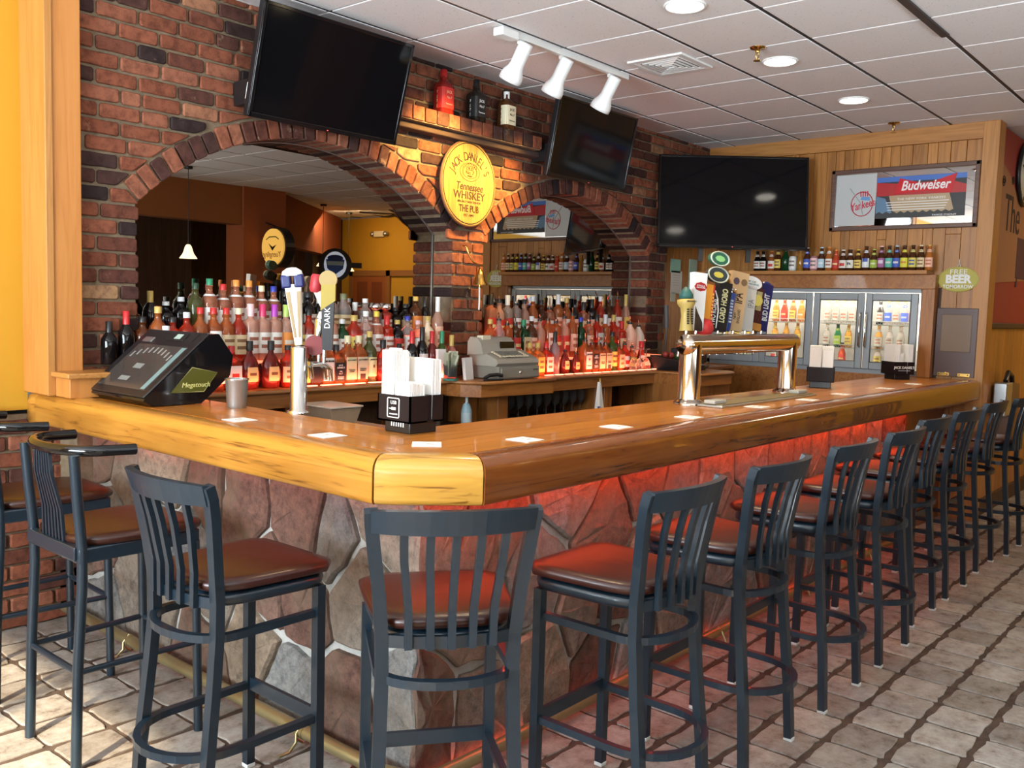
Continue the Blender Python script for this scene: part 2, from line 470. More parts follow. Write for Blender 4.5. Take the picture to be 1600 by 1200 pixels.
# ---- ceiling: dark runners, pale cross bars, square lay-in panels
ce = struct('ceiling', MB().box((-2.4, -4.6, ZC + 0.012), (FX, 4.6, ZC + 0.12)), M_gridwhite)
g = MB()
YR = [2.140 + 0.611 * k for k in range(-11, 5)]
for y in YR: g.box((-2.4, y - 0.014, ZC + 0.004), (FX, y + 0.014, ZC + 0.012))
obj('grid_runner', g, M_gridblack, ce)
pm = MB().box((-0.3005, -0.293, 0), (0.3005, 0.293, 0.012), bev=0.004).mesh('panel', M_ceil)
VENTC = (4.99, 3.03)
n = 0; farp = MB()
for i in range(-10, 12):
    for j in range(-11, 4):
        x = 4.345 + 0.6145 * i + 0.307; y = 2.140 + 0.611 * j + 0.3055
        if x > FX - .2 or x < -2.1 or y < -4.3 or y > 4.3: continue
        if x > WX + .3 and y > 1.6: continue
        dz = 0.0
        d = x * 0.763 + y * 0.647
        if d > 0 and n < 290 and (y > -2 or x > 4):
            link('panel', pm, ce, (x, y, ZC + dz)); n += 1
        else:
            farp.add([v.co for v in pm.vertices], [list(p.vertices) for p in pm.polygons], False, 0, Tm((x, y, ZC)))
# cut strip panels against the brick wall
for i in range(-4, 6):
    x = 4.345 + 0.6145 * i + 0.307
    if x < WX - .2: link('panel', MB().box((-0.3005, -0.1, 0), (0.3005, 0.1, 0.012)).mesh('panel', M_ceil) if i == -4 else _strip, ce, (x, 4.105, ZC)); 
    if i == -4: _strip = ce.children[-1].data
if farp.v:
    o = obj('panel', farp, M_ceil, ce); o['kind'] = 'stuff'
obj('dark_seam', MB().box((-2.4, 1.528 - 0.02, ZC - 0.012), (5.3, 1.528 + 0.02, ZC + 0.012)), M_gridblack, ce)

# ---- planked wall behind the coolers
wr = struct('wall_right', MB().box((WX + 0.018, 1.80, 0), (WX + 0.16, 2.24, ZC)).box((WX + 0.018, 4.15, 0), (WX + 0.16, 4.62, ZC)).box((WX + 0.018, 2.24, 0), (WX + 0.16, 4.15, 1.08)).box((WX + 0.018, 2.24, 1.81), (WX + 0.16, 4.15, ZC)), M_darkwood)
y = 1.90
while y < 4.60:
    wdt = rnd.choice((0.075, 0.095, 0.115, 0.13)); y1 = min(y + wdt, 4.61)
    cuts = [0.0, ZC - 0.125]
    if rnd.random() < .55: cuts.insert(1, rnd.uniform(1.9, 2.9))
    if 2.2 < y1 and y < 4.15: cuts = [1.81] + [c for c in cuts if c > 1.9]
    for a, b in zip(cuts, cuts[1:]):
        obj('plank', MB().box((WX + rnd.uniform(0, .003), y + .0012, a + .001), (WX + 0.02, y1 - .0012, b - .001), bev=0.003), M_plank, wr)
    y = y1
obj('header_board', MB().box((WX - 0.015, 1.89, ZC - 0.125), (WX + 0.02, 4.22, ZC), bev=.003), M_trimwood_y, wr)
obj('end_board', MB().box((WX - 0.018, 1.785, 0), (WX + 0.02, 1.90, ZC), bev=.003), M_trimwood, wr)
obj('end_edge', MB().box((WX + 0.02, 1.785, 0), (WX + 0.16, 1.80, ZC), bev=.002), M_trimwood, wr)

# ---- red painted wall running on beyond the planked wall
wf = struct('wall_far', MB().box((WX + 0.16, 1.82, 1.53), (FX, 1.95, ZC)), M_red)
obj('painted_band', MB().prism([(WX + .17, 2.72), (7.9, 2.72), (8.0, 2.80), (8.25, 2.74), (8.5, 2.62), (FX, 2.66), (FX, 1.97), (9.0, 1.92), (WX + .17, 1.86)], 1.8195, 1.815, 'y'), cmat((.34, .15, .06), .7), wf)
obj('chair_rail', MB().box((WX + .16, 1.795, 1.505), (FX, 1.83, 1.55), bev=.006), M_darkwood, wf)
obj('wainscot_back', MB().box((WX + .16, 1.835, 0), (FX, 1.95, 1.51)), M_darkwood, wf)
x = WX + .165
while x < FX - .05:
    x1 = x + rnd.choice((.1, .13, .16)); obj('plank', MB().box((x + .001, 1.82, .12), (min(x1, FX) - .001, 1.836, 1.505), bev=.003), M_plank, wf); x = x1
bb = struct('baseboard_far', MB().box((WX + .16, 1.80, 0), (FX, 1.822, .13), bev=.004), M_darkwood)
text('The', 0.42, M_brownink, wf, (8.42, 1.8125, 2.42), R_Y, sx=0.8)
for i, (cx, cz, r0) in enumerate(((8.05, 2.66, .05), (8.35, 2.70, .04))):
    pts = [(cx + r0 * (1 - t / 26) * math.cos(t * .55), 1.8135, cz + r0 * (1 - t / 26) * math.sin(t * .55)) for t in range(24)]
    obj('scroll_mark', MB().tube(pts, .004, 4), M_brownink, wf)
obj('painted_tankard', MB().box((8.66, 1.812, 1.93), (9.3, 1.816, 2.27)).box((8.70, 1.812, 1.86), (8.74, 1.816, 1.94)), cmat((.07, .02, .03), .7), wf)

# ---- left end: pine jamb, half wall of brick with a ledge, yellow wall
wl = struct('wall_left_end', MB().box((-2.4, 4.42, 1.02), (1.76, 4.6, ZC)), M_yellow)
t1 = struct('trim_1', MB().box((1.745, 4.165, 1.105), (1.90, 4.43, ZC), bev=.004), M_jamb)
obj('edge_strip', MB().box((1.742, 4.158, 1.105), (1.775, 4.17, ZC), bev=.003), M_trimwood, t1)
t2 = struct('trim_2', MB().box((1.775, 4.02, 1.103), (2.34, 4.17, 1.19), bev=.004), M_jamb)
obj('sill_cap', MB().box((1.755, 3.99, 1.19), (2.36, 4.22, 1.214), bev=.006), M_trimwood_y, t2)

# ================================================================== BRICK WALL WITH TWO ARCHES
A1 = (3.278, 0.906, 1.545, 2.195, 4.335)
A2 = (5.681, 0.857, 1.568, 4.640, 6.725)
MYB = 4.405                   # mirror face
ZB = 1.095                    # back counter top
def openz(x):
    for cx, cz, r, x0, x1 in (A1, A2):
        if x0 < x < x1: return cz + math.sqrt(max(r * r - (x - cx) ** 2, 0))
    return 0.0
outline = [(1.90, ZC), (1.90, 0.3)]
for cx, cz, r, x0, x1 in (A1, A2):
    outline.append((x0 - .012, 0.3))
    for k in range(33):
        x = x0 - .012 + (x1 - x0 + .024) * k / 32
        outline.append((x, cz + math.sqrt(r * r - (x - cx) ** 2)))
    outline.append((x1 + .012, 0.3))
outline += [(7.03, 0.3), (7.03, 2.2), (WX + .02, 2.2), (WX + .02, ZC)]
wb = struct('wall_back', MB().prism(outline, WY + 0.012, 4.42, 'y'), M_mortar)
struct('wall_back_core', MB().box((1.9, 4.425, 0), (WX + .2, 4.6, ZC)), M_darkwood)

def clip(poly, nx, nz, d):
    """keep the side nx*x + nz*z >= d"""
    out = []
    for i in range(len(poly)):
        p, q = poly[i], poly[(i + 1) % len(poly)]
        a = p[0] * nx + p[1] * nz - d; b = q[0] * nx + q[1] * nz - d
        if a >= 0: out.append(p)
        if (a >= 0) != (b >= 0):
            t = a / (a - b); out.append((p[0] + t * (q[0] - p[0]), p[1] + t * (q[1] - p[1])))
    return out
def parea(p):
    return abs(sum(p[i][0] * p[(i + 1) % len(p)][1] - p[(i + 1) % len(p)][0] * p[i][1] for i in range(len(p)))) / 2
def rough_poly(poly, amt, step=0.06, rr=rnd):
    out = []
    for i in range(len(poly)):
        p, q = poly[i], poly[(i + 1) % len(poly)]
        L_ = math.hypot(q[0] - p[0], q[1] - p[1]); m = max(1, int(L_ / step))
        for k in range(m):
            t = k / m
            # round the corner a little
            if k == 0:
                pr = poly[i - 1]
                l0 = math.hypot(p[0] - pr[0], p[1] - pr[1]) or 1
                c = min(.008, l0 * .25, L_ * .25)
                out.append((p[0] + (pr[0] - p[0]) / l0 * c + rr.uniform(-amt, amt) * .5, p[1] + (pr[1] - p[1]) / l0 * c + rr.uniform(-amt, amt) * .5))
                out.append((p[0] + (q[0] - p[0]) / (L_ or 1) * c, p[1] + (q[1] - p[1]) / (L_ or 1) * c))
            else:
                out.append((p[0] + (q[0] - p[0]) * t + rr.uniform(-amt, amt), p[1] + (q[1] - p[1]) * t + rr.uniform(-amt, amt)))
    return out
def slab(poly, d_back, d_front, axis, b=0.004, mb=None):
    """irregular piece: outline at the back, eased edge, front face"""
    cx = sum(p[0] for p in poly) / len(poly); cz = sum(p[1] for p in poly) / len(poly)
    def P3(p, d): return {'y': (p[0], d, p[1]), 'x': (d, p[0], p[1])}[axis]
    n = len(poly); s = 1 if d_front > d_back else -1
    ins = []
    for x, z in poly:
        l = math.hypot(x - cx, z - cz) or 1
        ins.append((x - (x - cx) / l * b * 1.3, z - (z - cz) / l * b * 1.3))
    vs = [P3(p, d_back) for p in poly] + [P3(p, d_front - s * b) for p in poly] + [P3(p, d_front) for p in ins]
    fs = [[i, (i + 1) % n, n + (i + 1) % n, n + i] for i in range(n)] + [[n + i, n + (i + 1) % n, 2 * n + (i + 1) % n, 2 * n + i] for i in range(n)] + [list(range(2 * n, 3 * n))]
    mb = mb or MB(); return mb.add(vs, fs, False)
RING = 0.105
bricks = []
course, bl, gap = 0.0755, 0.2025, 0.013
z = 1.10 - 0.02; row = 0
while z < ZC - .02:
    x = 1.905 - (0.10 if row % 2 else 0.0) + rnd.uniform(-.012, .012)
    while x < WX - .01:
        bw = bl if rnd.random() < .86 else bl * rnd.uniform(.48, .8)
        zz0, zz1 = z + gap / 2, min(z + course - gap / 2, ZC - .003)
        poly = [(max(x, 1.906), zz0), (min(x + bw - gap, WX - .003), zz0), (min(x + bw - gap, WX - .003), zz1), (max(x, 1.906), zz1)]
        x += bw
        if poly[1][0] - poly[0][0] < .03: continue
        cx = (poly[0][0] + poly[1][0]) / 2; cz = (zz0 + zz1) / 2
        if cx > 7.03 and cz < 2.2: continue
        if poly[0][0] < 7.03 < poly[1][0] and cz < 2.2: poly = clip(poly, -1, 0, -7.028)
        edge = False
        for acx, acz, r, x0, x1 in (A1, A2):
            zs = acz + math.sqrt(r * r - (x0 - acx) ** 2)
            if cz < zs - 0.01 and poly[1][0] > x0 and poly[0][0] < x1:       # beside the opening: keep what lies outside it
                lft, rgt = clip(poly, -1, 0, -x0), clip(poly, 1, 0, x1)
                wl_, wr_ = x0 - poly[0][0], poly[1][0] - x1
                poly = lft if wl_ > .025 else (rgt if wr_ > .025 else []); edge = True
            if poly and cz < zs and (abs(min(p[0] for p in poly) - x1) < .03 or abs(max(p[0] for p in poly) - x0) < .03): edge = True
            th_ = math.atan2(cz - acz, cx - acx); ta_ = math.atan2(zs - acz, x0 - acx); tb_ = math.atan2(zs - acz, x1 - acx)
            if poly and tb_ - .012 < th_ < ta_ + .012:
                R = r + RING + .012
                if x0 - .16 < cx < x1 + .16:
                    dx, dz = cx - acx, cz - acz; l = math.hypot(dx, dz)
                    if any(math.hypot(px - acx, pz - acz) < R for px, pz in poly):
                        far_p = max(poly, key=lambda p: math.hypot(p[0] - acx, p[1] - acz))
                        ang = math.atan2((cz - acz), (cx - acx)); 
                        pa = clip(poly, math.cos(ang), math.sin(ang), R + acx * math.cos(ang) + acz * math.sin(ang))
                        if cx < acx: nx_, nz_ = -math.sin(ta_), math.cos(ta_)
                        else: nx_, nz_ = math.sin(tb_), -math.cos(tb_)
                        pb = clip(poly, nx_, nz_, nx_ * acx + nz_ * acz + .008)
                        poly = max(pa, pb, key=lambda q_: parea(q_) if len(q_) > 2 else 0)
            if not poly: break
        if not poly or len(poly) < 3 or parea(poly) < .0012: continue
        # shelf course sticks out elsewhere
        bricks.append((poly, edge))
    z += course; row += 1
# jamb bricks reach back to the mirror
def bsize(b):
    cx = b[0][0][0]; return parea(b[0]) / ((cx * .763 + 4.22 * .647) ** 2)
bricks.sort(key=bsize, reverse=True)
rest = MB()
for k, (poly, edge) in enumerate(bricks):
    pf = WY - rnd.uniform(0, .006)
    mbk = slab(rough_poly(poly, .0022), WY + (.02 if not edge else .17), pf, 'y', .005, None if k < 290 else rest)
    if k < 290: obj('brick', mbk, M_brick, wb)
o = obj('brick', rest, M_brick, wb); o['kind'] = 'stuff'

# arch rings: every voussoir a brick that runs back to the mirror
def ring(a, idx):
    acx, acz, r, x0, x1 = a
    t0 = math.atan2(math.sqrt(r * r - (x0 - acx) ** 2), x0 - acx); t1 = math.atan2(math.sqrt(r * r - (x1 - acx) ** 2), x1 - acx)
    tr = struct('trim_%d' % idx, MB().prism([(acx + (r + .006) * math.cos(t0 + (t1 - t0) * k / 24), acz + (r + .006) * math.sin(t0 + (t1 - t0) * k / 24)) for k in range(25)] +
                [(acx + (r + RING) * math.cos(t1 + (t0 - t1) * k / 24), acz + (r + RING) * math.sin(t1 + (t0 - t1) * k / 24)) for k in range(25)], WY + .014, 4.40, 'y'), M_mortar)
    n = int((t0 - t1) * r / 0.0745)
    for k in range(n):
        a0 = t0 + (t1 - t0) * (k + .08) / n; a1 = t0 + (t1 - t0) * (k + .92) / n
        ro = r + RING + rnd.uniform(-.006, .006)
        poly = [(acx + q * math.cos(t), acz + q * math.sin(t)) for q, t in ((r - .001, a0), (r - .001, a1), (ro, a1), (ro, a0))]
        obj('brick', slab(rough_poly(poly, .0015, .2), 4.398, WY - rnd.uniform(.004, .012), 'y', .004), M_brick, tr)
    return tr
ring(A1, 3); ring(A2, 4)
# projecting brick shelf with two courses
t5 = struct('trim_5', MB().box((3.72, 4.085, 2.655), (5.05, WY + .01, 2.725)), M_mortar)
for k in range(13):
    x = 3.72 + k * .1025
    obj('brick', MB().box((x + .005, 4.075 - rnd.uniform(0, .008), 2.66), (x + .097, 4.2, 2.742), bev=.005), M_brick, t5)
obj('lower_course', MB().box((3.70, 4.13, 2.615), (5.1, WY + .01, 2.655), bev=.008), cmat((.05, .028, .022), .85), t5)

# mirrors that fill the arches
def mirror(a, lab):
    acx, acz, r, x0, x1 = a
    pl = [(x0 - .02, ZB + .1), (x0 - .02, acz + math.sqrt(r * r - (x0 - acx) ** 2))] + [(x0 + (x1 - x0) * k / 24, acz + .01 + math.sqrt(r * r - (x0 + (x1 - x0) * k / 24 - acx) ** 2)) for k in range(25)] + [(x1 + .02, ZB + .1)]
    o = obj('mirror', MB().prism(pl, MYB, MYB + .008, 'y'), M_mirror)
    tag(o, lab, 'mirror')
    pts = [(x0 + .004, MYB - .004, ZB + .35)] + [(x0 + .004 + (x1 - x0 - .008) * k / 30, MYB - .004, acz - .004 + math.sqrt(r * r - (x0 + (x1 - x0) * k / 30 - acx) ** 2)) for k in range(31)] + [(x1 - .004, MYB - .004, ZB + .35)]
    obj('edge_strip', MB().tube(pts, .003, 5), M_steel, o)
mirror(A1, 'large tinted mirror filling the wider brick arch under the tilted television')
mirror(A2, 'tinted mirror filling the narrower brick arch reflecting the beer shelf')

# recess at the end of the brick wall
wk = struct('wall_recess', MB().box((7.03, 4.40, 0), (WX + .02, 4.425, 2.2)), M_darkwood)
xs = [7.03, 7.20, 7.36, 7.54, 7.72]
for a, b in zip(xs, xs[1:]):
    obj('plank', MB().box((a + .002, 4.255, .0), (b - .002, 4.40, 2.2), bev=.003), M_plank, wk)

# half wall of brick left of the bar
hw = struct('wall_half', MB().box((-2.4, 4.425, 0), (1.985, 4.6, 1.0)), M_mortar)
for r_ in range(13):
    x = 0.55 - (.1 if r_ % 2 else 0)
    while x < 1.98:
        x1 = min(x + .2025, 1.984)
        if x1 - x > .05:
            obj('brick', slab(rough_poly([(x + .005, r_ * course + .006), (x1 - .006, r_ * course + .006), (x1 - .006, (r_ + 1) * course - .006), (x + .005, (r_ + 1) * course - .006)], .002), 4.44, 4.41 - rnd.uniform(0, .006), 'y', .005), M_brick, hw)
        x += .2025
hl = struct('trim_6', MB().box((-2.4, 4.29, 1.0), (1.60, 4.6, 1.04), bev=.008), M_rail_x_shaded)

# ---- left wall and street wall with windows, behind the camera
def window_wall(name, axis, d, a0, a1, wins, paint, first):
    mb = MB()
    def bx(u0, u1, z0, z1):
        if axis == 'x': mb.box((d - .12, u0, z0), (d, u1, z1))
        else: mb.box((u0, d - .12, z0), (u1, d, z1))
    cur = a0
    for u0, u1, z0, z1 in wins:
        bx(cur, u0, 0, ZC); bx(u0, u1, 0, z0); bx(u0, u1, z1, ZC); cur = u1
    bx(cur, a1, 0, ZC)
    struct(name, mb, paint)
    for k, (u0, u1, z0, z1) in enumerate(wins):
        f = MB()
        n = 3
        for i in range(n + 1):
            u = u0 + (u1 - u0) * i / n
            if axis == 'x': f.box((d - .08, u - .03, z0), (d - .03, u + .03, z1))
            else: f.box((u - .03, d - .08, z0), (u + .03, d - .03, z1))
        for zz in (z0, (z0 + z1 * 2) / 3, z1):
            if axis == 'x': f.box((d - .08, u0, zz - .03), (d - .03, u1, zz + .03))
            else: f.box((u0, d - .08, zz - .03), (u1, d - .03, zz + .03))
        w_ = struct('window_%d' % (first + k), f, M_frame)
window_wall('wall_left', 'x', -2.2, -4.6, 4.6, [(-2.9, 0.3, .7, 2.7), (1.0, 3.6, .7, 2.7)], M_yellow, 1)
window_wall('wall_front', 'y', -3.5, -2.4, 4.6, [(-1.7, 1.1, .7, 2.7), (1.6, 4.4, .7, 2.7)], M_yellow, 3)
# rest of the room that the mirrors show
struct('wall_booth', MB().box((4.6, -3.62, 0), (7.2, -3.5, ZC)), M_darkwood)
struct('trim_7', MB().box((3.6, -2.25, 2.57), (7.08, -2.02, ZC)), M_orange)
pl_ = struct('wall_pier', MB().box((7.08, -2.4, 0), (7.75, -1.98, ZC)), cmat((.33, .085, .022), .8))
dx_, dy_ = 10.6 - 7.75, -4.3 + 2.1
ang = math.atan2(dy_, dx_); ln = math.hypot(dx_, dy_)
o = struct('trim_8', MB().box((0, -.12, 2.45), (ln, 0, ZC)).box((0, -.16, 2.36), (ln, .02, 2.45)), cmat((.23, .055, .018), .8)); o.location = (7.75, -2.1, 0); o.rotation_euler = (0, 0, ang)
struct('wall_booth_back', MB().box((7.2, -4.6, 0), (FX, -4.5, ZC)), M_darkwood)
struct('trim_9', MB().box((8.6, -3.3, 0), (8.72, -3.1, 2.4)).box((9.6, -4.0, 0), (9.7, -3.8, 2.4)), M_darkwood)
struct('wall_end', MB().box((FX, -4.6, 0), (FX + .12, 4.6, ZC)), M_yellow)
dr = struct('door_1', MB().box((FX - .03, -4.15, 0), (FX - .002, -3.26, 2.05)), cmat((.30, .09, .025), .45))
for yy in (-4.03, -3.64):
    for z0, z1 in ((.15, .85), (.95, 1.45), (1.55, 1.95)):
        obj('door_panel', MB().box((FX - .036, yy, z0), (FX - .028, yy + .28, z1), bev=.006), cmat((.20, .055, .018), .45), dr)
struct('trim_10', MB().box((FX - .04, -4.25, 0), (FX, -4.15, 2.15)).box((FX - .04, -3.26, 0), (FX, -3.16, 2.15)).box((FX - .04, -4.25, 2.05), (FX, -2.0, 2.15)), cmat((.28, .12, .035), .5))
# ================================================================== THE BAR
ZT = 1.100
RX, RY = 1.766, 1.79          # outer faces of the rail
bar = thing('bar_counter', 'L-shaped oak bar with rounded rail and flagstone front', 'bar counter', (0, 0, 0))
# stone front: mortar core with irregular flagstones
SX, SY, SXE = 1.98, 2.05, 6.75
core = obj('stone_front', MB().prism([(SX + .02, 4.42), (SX + .02, SY + .02), (7.62, SY + .02), (7.62, 2.36), (2.2, 2.36), (2.2, 4.42)], 0.0, 0.96, 'z'), M_grey_mortar, bar)
def voronoi(u1, v1, cell, seed, squash=1.0):
    r = random.Random(seed); nu, nv = max(1, round(u1 / cell)), max(1, round(v1 / (cell * squash)))
    pts = [((i + .5 + (0.25 if j % 2 else -.25) + r.uniform(-.36, .36)) * u1 / nu, (j + .5 + r.uniform(-.34, .34)) * v1 / nv) for i in range(nu) for j in range(nv)]
    out = []
    for i, p in enumerate(pts):
        poly = [(0.0, 0.0), (u1, 0.0), (u1, v1), (0.0, v1)]
        for j, q in enumerate(pts):
            if i == j: continue
            nx, nz = p[0] - q[0], p[1] - q[1]
            d = (p[0] ** 2 + p[1] ** 2 - q[0] ** 2 - q[1] ** 2) / 2
            l = math.hypot(nx, nz)
            poly = clip(poly, nx / l, nz / l, d / l + r.uniform(.006, .02))
            if len(poly) < 3: break
        if len(poly) >= 3 and parea(poly) > .004: out.append(poly)
    return out
def domed(poly, to3, t):
    """a stone: outline, eased rim, gently uneven face"""
    pl = rough_poly(poly, .010, .06)
    cx = sum(p[0] for p in pl) / len(pl); cy = sum(p[1] for p in pl) / len(pl); n = len(pl)
    r1 = [(cx + (p[0] - cx) * .94, cy + (p[1] - cy) * .94) for p in pl]; r2 = [(cx + (p[0] - cx) * .55, cy + (p[1] - cy) * .55) for p in pl]
    vs = [to3(p, -.02) for p in pl] + [to3(p, t * .6) for p in pl] + [to3(p, t + rnd.uniform(-.003, .003)) for p in r1] + [to3(p, t + rnd.uniform(-.004, .007)) for p in r2] + [to3((cx, cy), t + .004)]
    fs = []
    for a in range(3):
        fs += [[a * n + i, a * n + (i + 1) % n, (a + 1) * n + (i + 1) % n, (a + 1) * n + i] for i in range(n)]
    fs += [[3 * n + i, 3 * n + (i + 1) % n, 4 * n] for i in range(n)]
    m = MB(); m.add(vs, fs, False); return m
for poly in voronoi(4.40 - SY, 0.95, 0.30, 5, 1.05):
    obj('stone', domed(poly, lambda p, d: (SX + .018 - d, SY + .005 + p[0], p[1]), rnd.uniform(.016, .034)), M_stone, core)
for poly in voronoi(SXE - SX, 0.95, 0.31, 11, 1.05):
    obj('stone', domed(poly, lambda p, d: (SX + .005 + p[0], SY + .018 - d, p[1]), rnd.uniform(.016, .034)), M_stone, core)
obj('end_panel', MB().box((SXE + .01, SY - .005, 0.0), (7.70, SY + .03, .96), bev=.004), M_redwood, bar)
# counter boards
tops = MB
y = RY + .125
ys = [RY + .125, 2.03, 2.16, 2.29, 2.42]
for a, b in zip(ys, ys[1:]):
    x0a = 2.24 - (2.42 - a); x0b = 2.24 - (2.42 - b)
    obj('board', MB().prism(clip([(x0a, a + .0006), (7.70, a + .0006), (7.70, b - .0006), (x0b, b - .0006)], .7071, .7071, 2.805), ZT - .05, ZT, 'z'), M_top_x, bar)
xs = [RX + .125, 2.005, 2.12, 2.24]
for a, b in zip(xs, xs[1:]):
    obj('board', MB().prism(clip([(a + .0006, 2.42 - (2.24 - a)), (b - .0006, 2.42 - (2.24 - b)), (b - .0006, 4.415), (a + .0006, 4.415)], .7071, .7071, 2.805), ZT - .05, ZT, 'z'), M_top_y, bar)
obj('inner_edge', MB().box((2.24, 2.42, ZT - .13), (7.60, 2.44, ZT - .002)).box((2.22, 2.42, ZT - .13), (2.24, 4.2, ZT - .002)), M_top_x, bar)
# rounded rail: profile (offset from the outer face, height)
RP = [(.012, .960), (.003, .966), (.0, .978), (.0, 1.060), (.004, 1.078), (.016, 1.094), (.034, 1.103), (.056, 1.106), (.095, 1.104), (.112, 1.101), (.118, 1.094), (.122, 1.088), (.128, 1.090), (.13, .960)]
CH = 0.236
def sweep_rail(name, p0, d0, p1, d1, m, ptsn=2):
    """extrude the rail profile between two mitred ends; d = inward direction (mitre) at each end"""
    vs = []; n = len(RP)
    for (px, py), (dx, dy) in ((p0, d0), (p1, d1)):
        for o_, z_ in RP: vs.append((px + dx * o_, py + dy * o_, z_))
    fs = [[i, (i + 1) % n, n + (i + 1) % n, n + i] for i in range(n)]
    mb = MB(); mb.add(vs, fs, True); mb.add(vs[:n], [list(range(n))]); mb.add(vs[n:], [list(range(n))[::-1]])
    o = obj(name, mb, m, bar); return o
t8 = math.tan(PI / 8)
A_ = (RX, RY + CH); B_ = (RX + CH, RY)
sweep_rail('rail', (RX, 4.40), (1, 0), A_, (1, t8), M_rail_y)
sweep_rail('rail', (B_[0] + .0, B_[1]), (t8, 1), (7.66, RY), (-1.0, 1), M_rail_x_shaded)
# corner block, a touch proud with its own eased edges
vs = []
mb = MB(); n = len(RP); e = .0035
cols = []
for k in range(7):
    f = k / 6; px = A_[0] + (B_[0] - A_[0]) * f; py = A_[1] + (B_[1] - A_[1]) * f
    da = (1, t8); db = (t8, 1)
    dx = da[0] + (db[0] - da[0]) * f; dy = da[1] + (db[1] - da[1]) * f
    sh = e if 0 < k < 6 else -.004
    if k in (0, 6): px += (.006 if k == 0 else -.006) * .7071; py += (-.006 if k == 0 else .006) * .7071
    cols.append([(px + dx * o_ - .7071 * sh, py + dy * o_ - .7071 * sh, z_ + (.0015 if z_ > 1.0 and 0 < k < 6 else 0)) for o_, z_ in RP])
vs = [v for c in cols for v in c]
fs = [[c * n + i, c * n + (i + 1) % n, (c + 1) * n + (i + 1) % n, (c + 1) * n + i] for c in range(6) for i in range(n)]
mb.add(vs, fs, True); mb.add(cols[0], [list(range(n))]); mb.add(cols[-1], [list(range(n))[::-1]])
cb = obj('corner_rail', mb, M_rail_c, bar); cb['label'] = 'pale oak corner block with scuffed edges'
obj('rail_cap', MB().lathe([(.001, .96), (.13, .96), (.13, 1.06), (.12, 1.09), (.095, 1.105), (.001, 1.106)], 16, (RX + .12, 4.40, 0)), M_rail_y, bar)
obj('rail_moulding', MB().box((SXE, RY + .045, .938), (7.68, SY, .958), bev=.006), M_redwood, bar)
# LED strips and brass foot rail
obj('foot_light', MB().box((SX - .016, SY - .016, .004), (7.0, SY - .004, .016)), M_led, bar)['label'] = 'glowing red light strip along the foot of the stone'
obj('foot_light', MB().box((SX - .016, SY - .01, .004), (SX - .004, 4.40, .016)), mat('dim_red_strip', (.35, .07, .03), .4, emit=(1, .12, .03), estr=1.1), bar)['label'] = 'dim red light strip along the foot of the left stone leg'
obj('rail_light', MB().box((2.2, 2.0, .945), (6.7, 2.012, .955)), M_led, bar)
fr = thing('foot_rail', 'worn brass pipe foot rail on brackets along the stone bar front', 'foot rail', (0, 0, 0))
obj('pipe', MB().tube([(1.90, 4.38, .062), (1.90, 2.30, .062), (1.905, 2.10, .062), (1.94, 2.00, .062), (2.02, 1.972, .055), (2.3, 1.975, .046), (6.9, 1.975, .046)], .024, 12), M_footbrass, fr)
for yy in (3.75, 3.05, 2.52):
    obj('bracket', MB().tube([(1.90, yy, .09), (1.872, yy, .062), (1.872, yy, .03), (1.84, yy, .004), (1.80, yy, .004)], .006, 6).tube([(1.875, yy, .04), (1.92, yy + .03, .003)], .005, 6), M_footbrass, fr)
    obj('collar', MB().tube([(1.90, yy - .02, .062), (1.90, yy + .02, .062)], .0265, 12), M_footbrass, fr)
for xx in (2.9, 3.9, 4.9, 5.9):
    obj('bracket', MB().tube([(xx, 1.975, .07), (xx, 1.95, .046), (xx, 1.93, .004)], .006, 6), M_footbrass, fr)

# ================================================================== STOOLS
def arc_pts(hw, y0, y1, z, n=14):
    """U-shaped loop: straight sides from y0 back, half-ellipse ending at y1"""
    pts = [(hw, y0, z)]
    yc = -.10
    for k in range(n + 1):
        a = PI * k / n
        pts.append((hw * math.cos(a) , yc - (yc - y1) * math.sin(a), z))
    pts.append((-hw, y0, z)); return pts
def seat_mesh(w0, w1, y0, y1, z0, z1):
    """tapered padded seat: front width w0 at y1, rear width w1 at y0"""
    mb = MB(); n = 28; rings = []
    def outline(s, z):
        out = []
        for k in range(n):
            a = 2 * PI * k / n; c, s_ = math.cos(a), math.sin(a)
            q = (abs(c) ** 8 + abs(s_) ** 8) ** (-1 / 8)
            yy = (y0 + y1) / 2 + s_ * q * (y1 - y0) / 2 * s
            f = (yy - y0) / (y1 - y0)
            if s_ < 0: q = (abs(c) ** 4.5 + abs(s_) ** 4.5) ** (-1 / 4.5); yy = (y0 + y1) / 2 + s_ * q * (y1 - y0) / 2 * s
            out.append((c * q * (w1 + (w0 - w1) * f) / 2 * s, yy, z))
        return out
    h = z1 - z0
    prof = [(.93, z0), (.985, z0 + h * .12), (1.0, z0 + h * .45), (.992, z0 + h * .70), (.955, z0 + h * .88), (.80, z0 + h * .97), (.45, z1), (.15, z1 + .002)]
    vs = []
    for s, z in prof: vs += outline(s, z)
    fs = [[i * n + k, i * n + (k + 1) % n, (i + 1) * n + (k + 1) % n, (i + 1) * n + k] for i in range(len(prof) - 1) for k in range(n)]
    mb.add(vs, fs, True); mb.add(vs[:n], [list(range(n))[::-1]], True); mb.add(vs[-n:], [list(range(n))], True)
    return mb
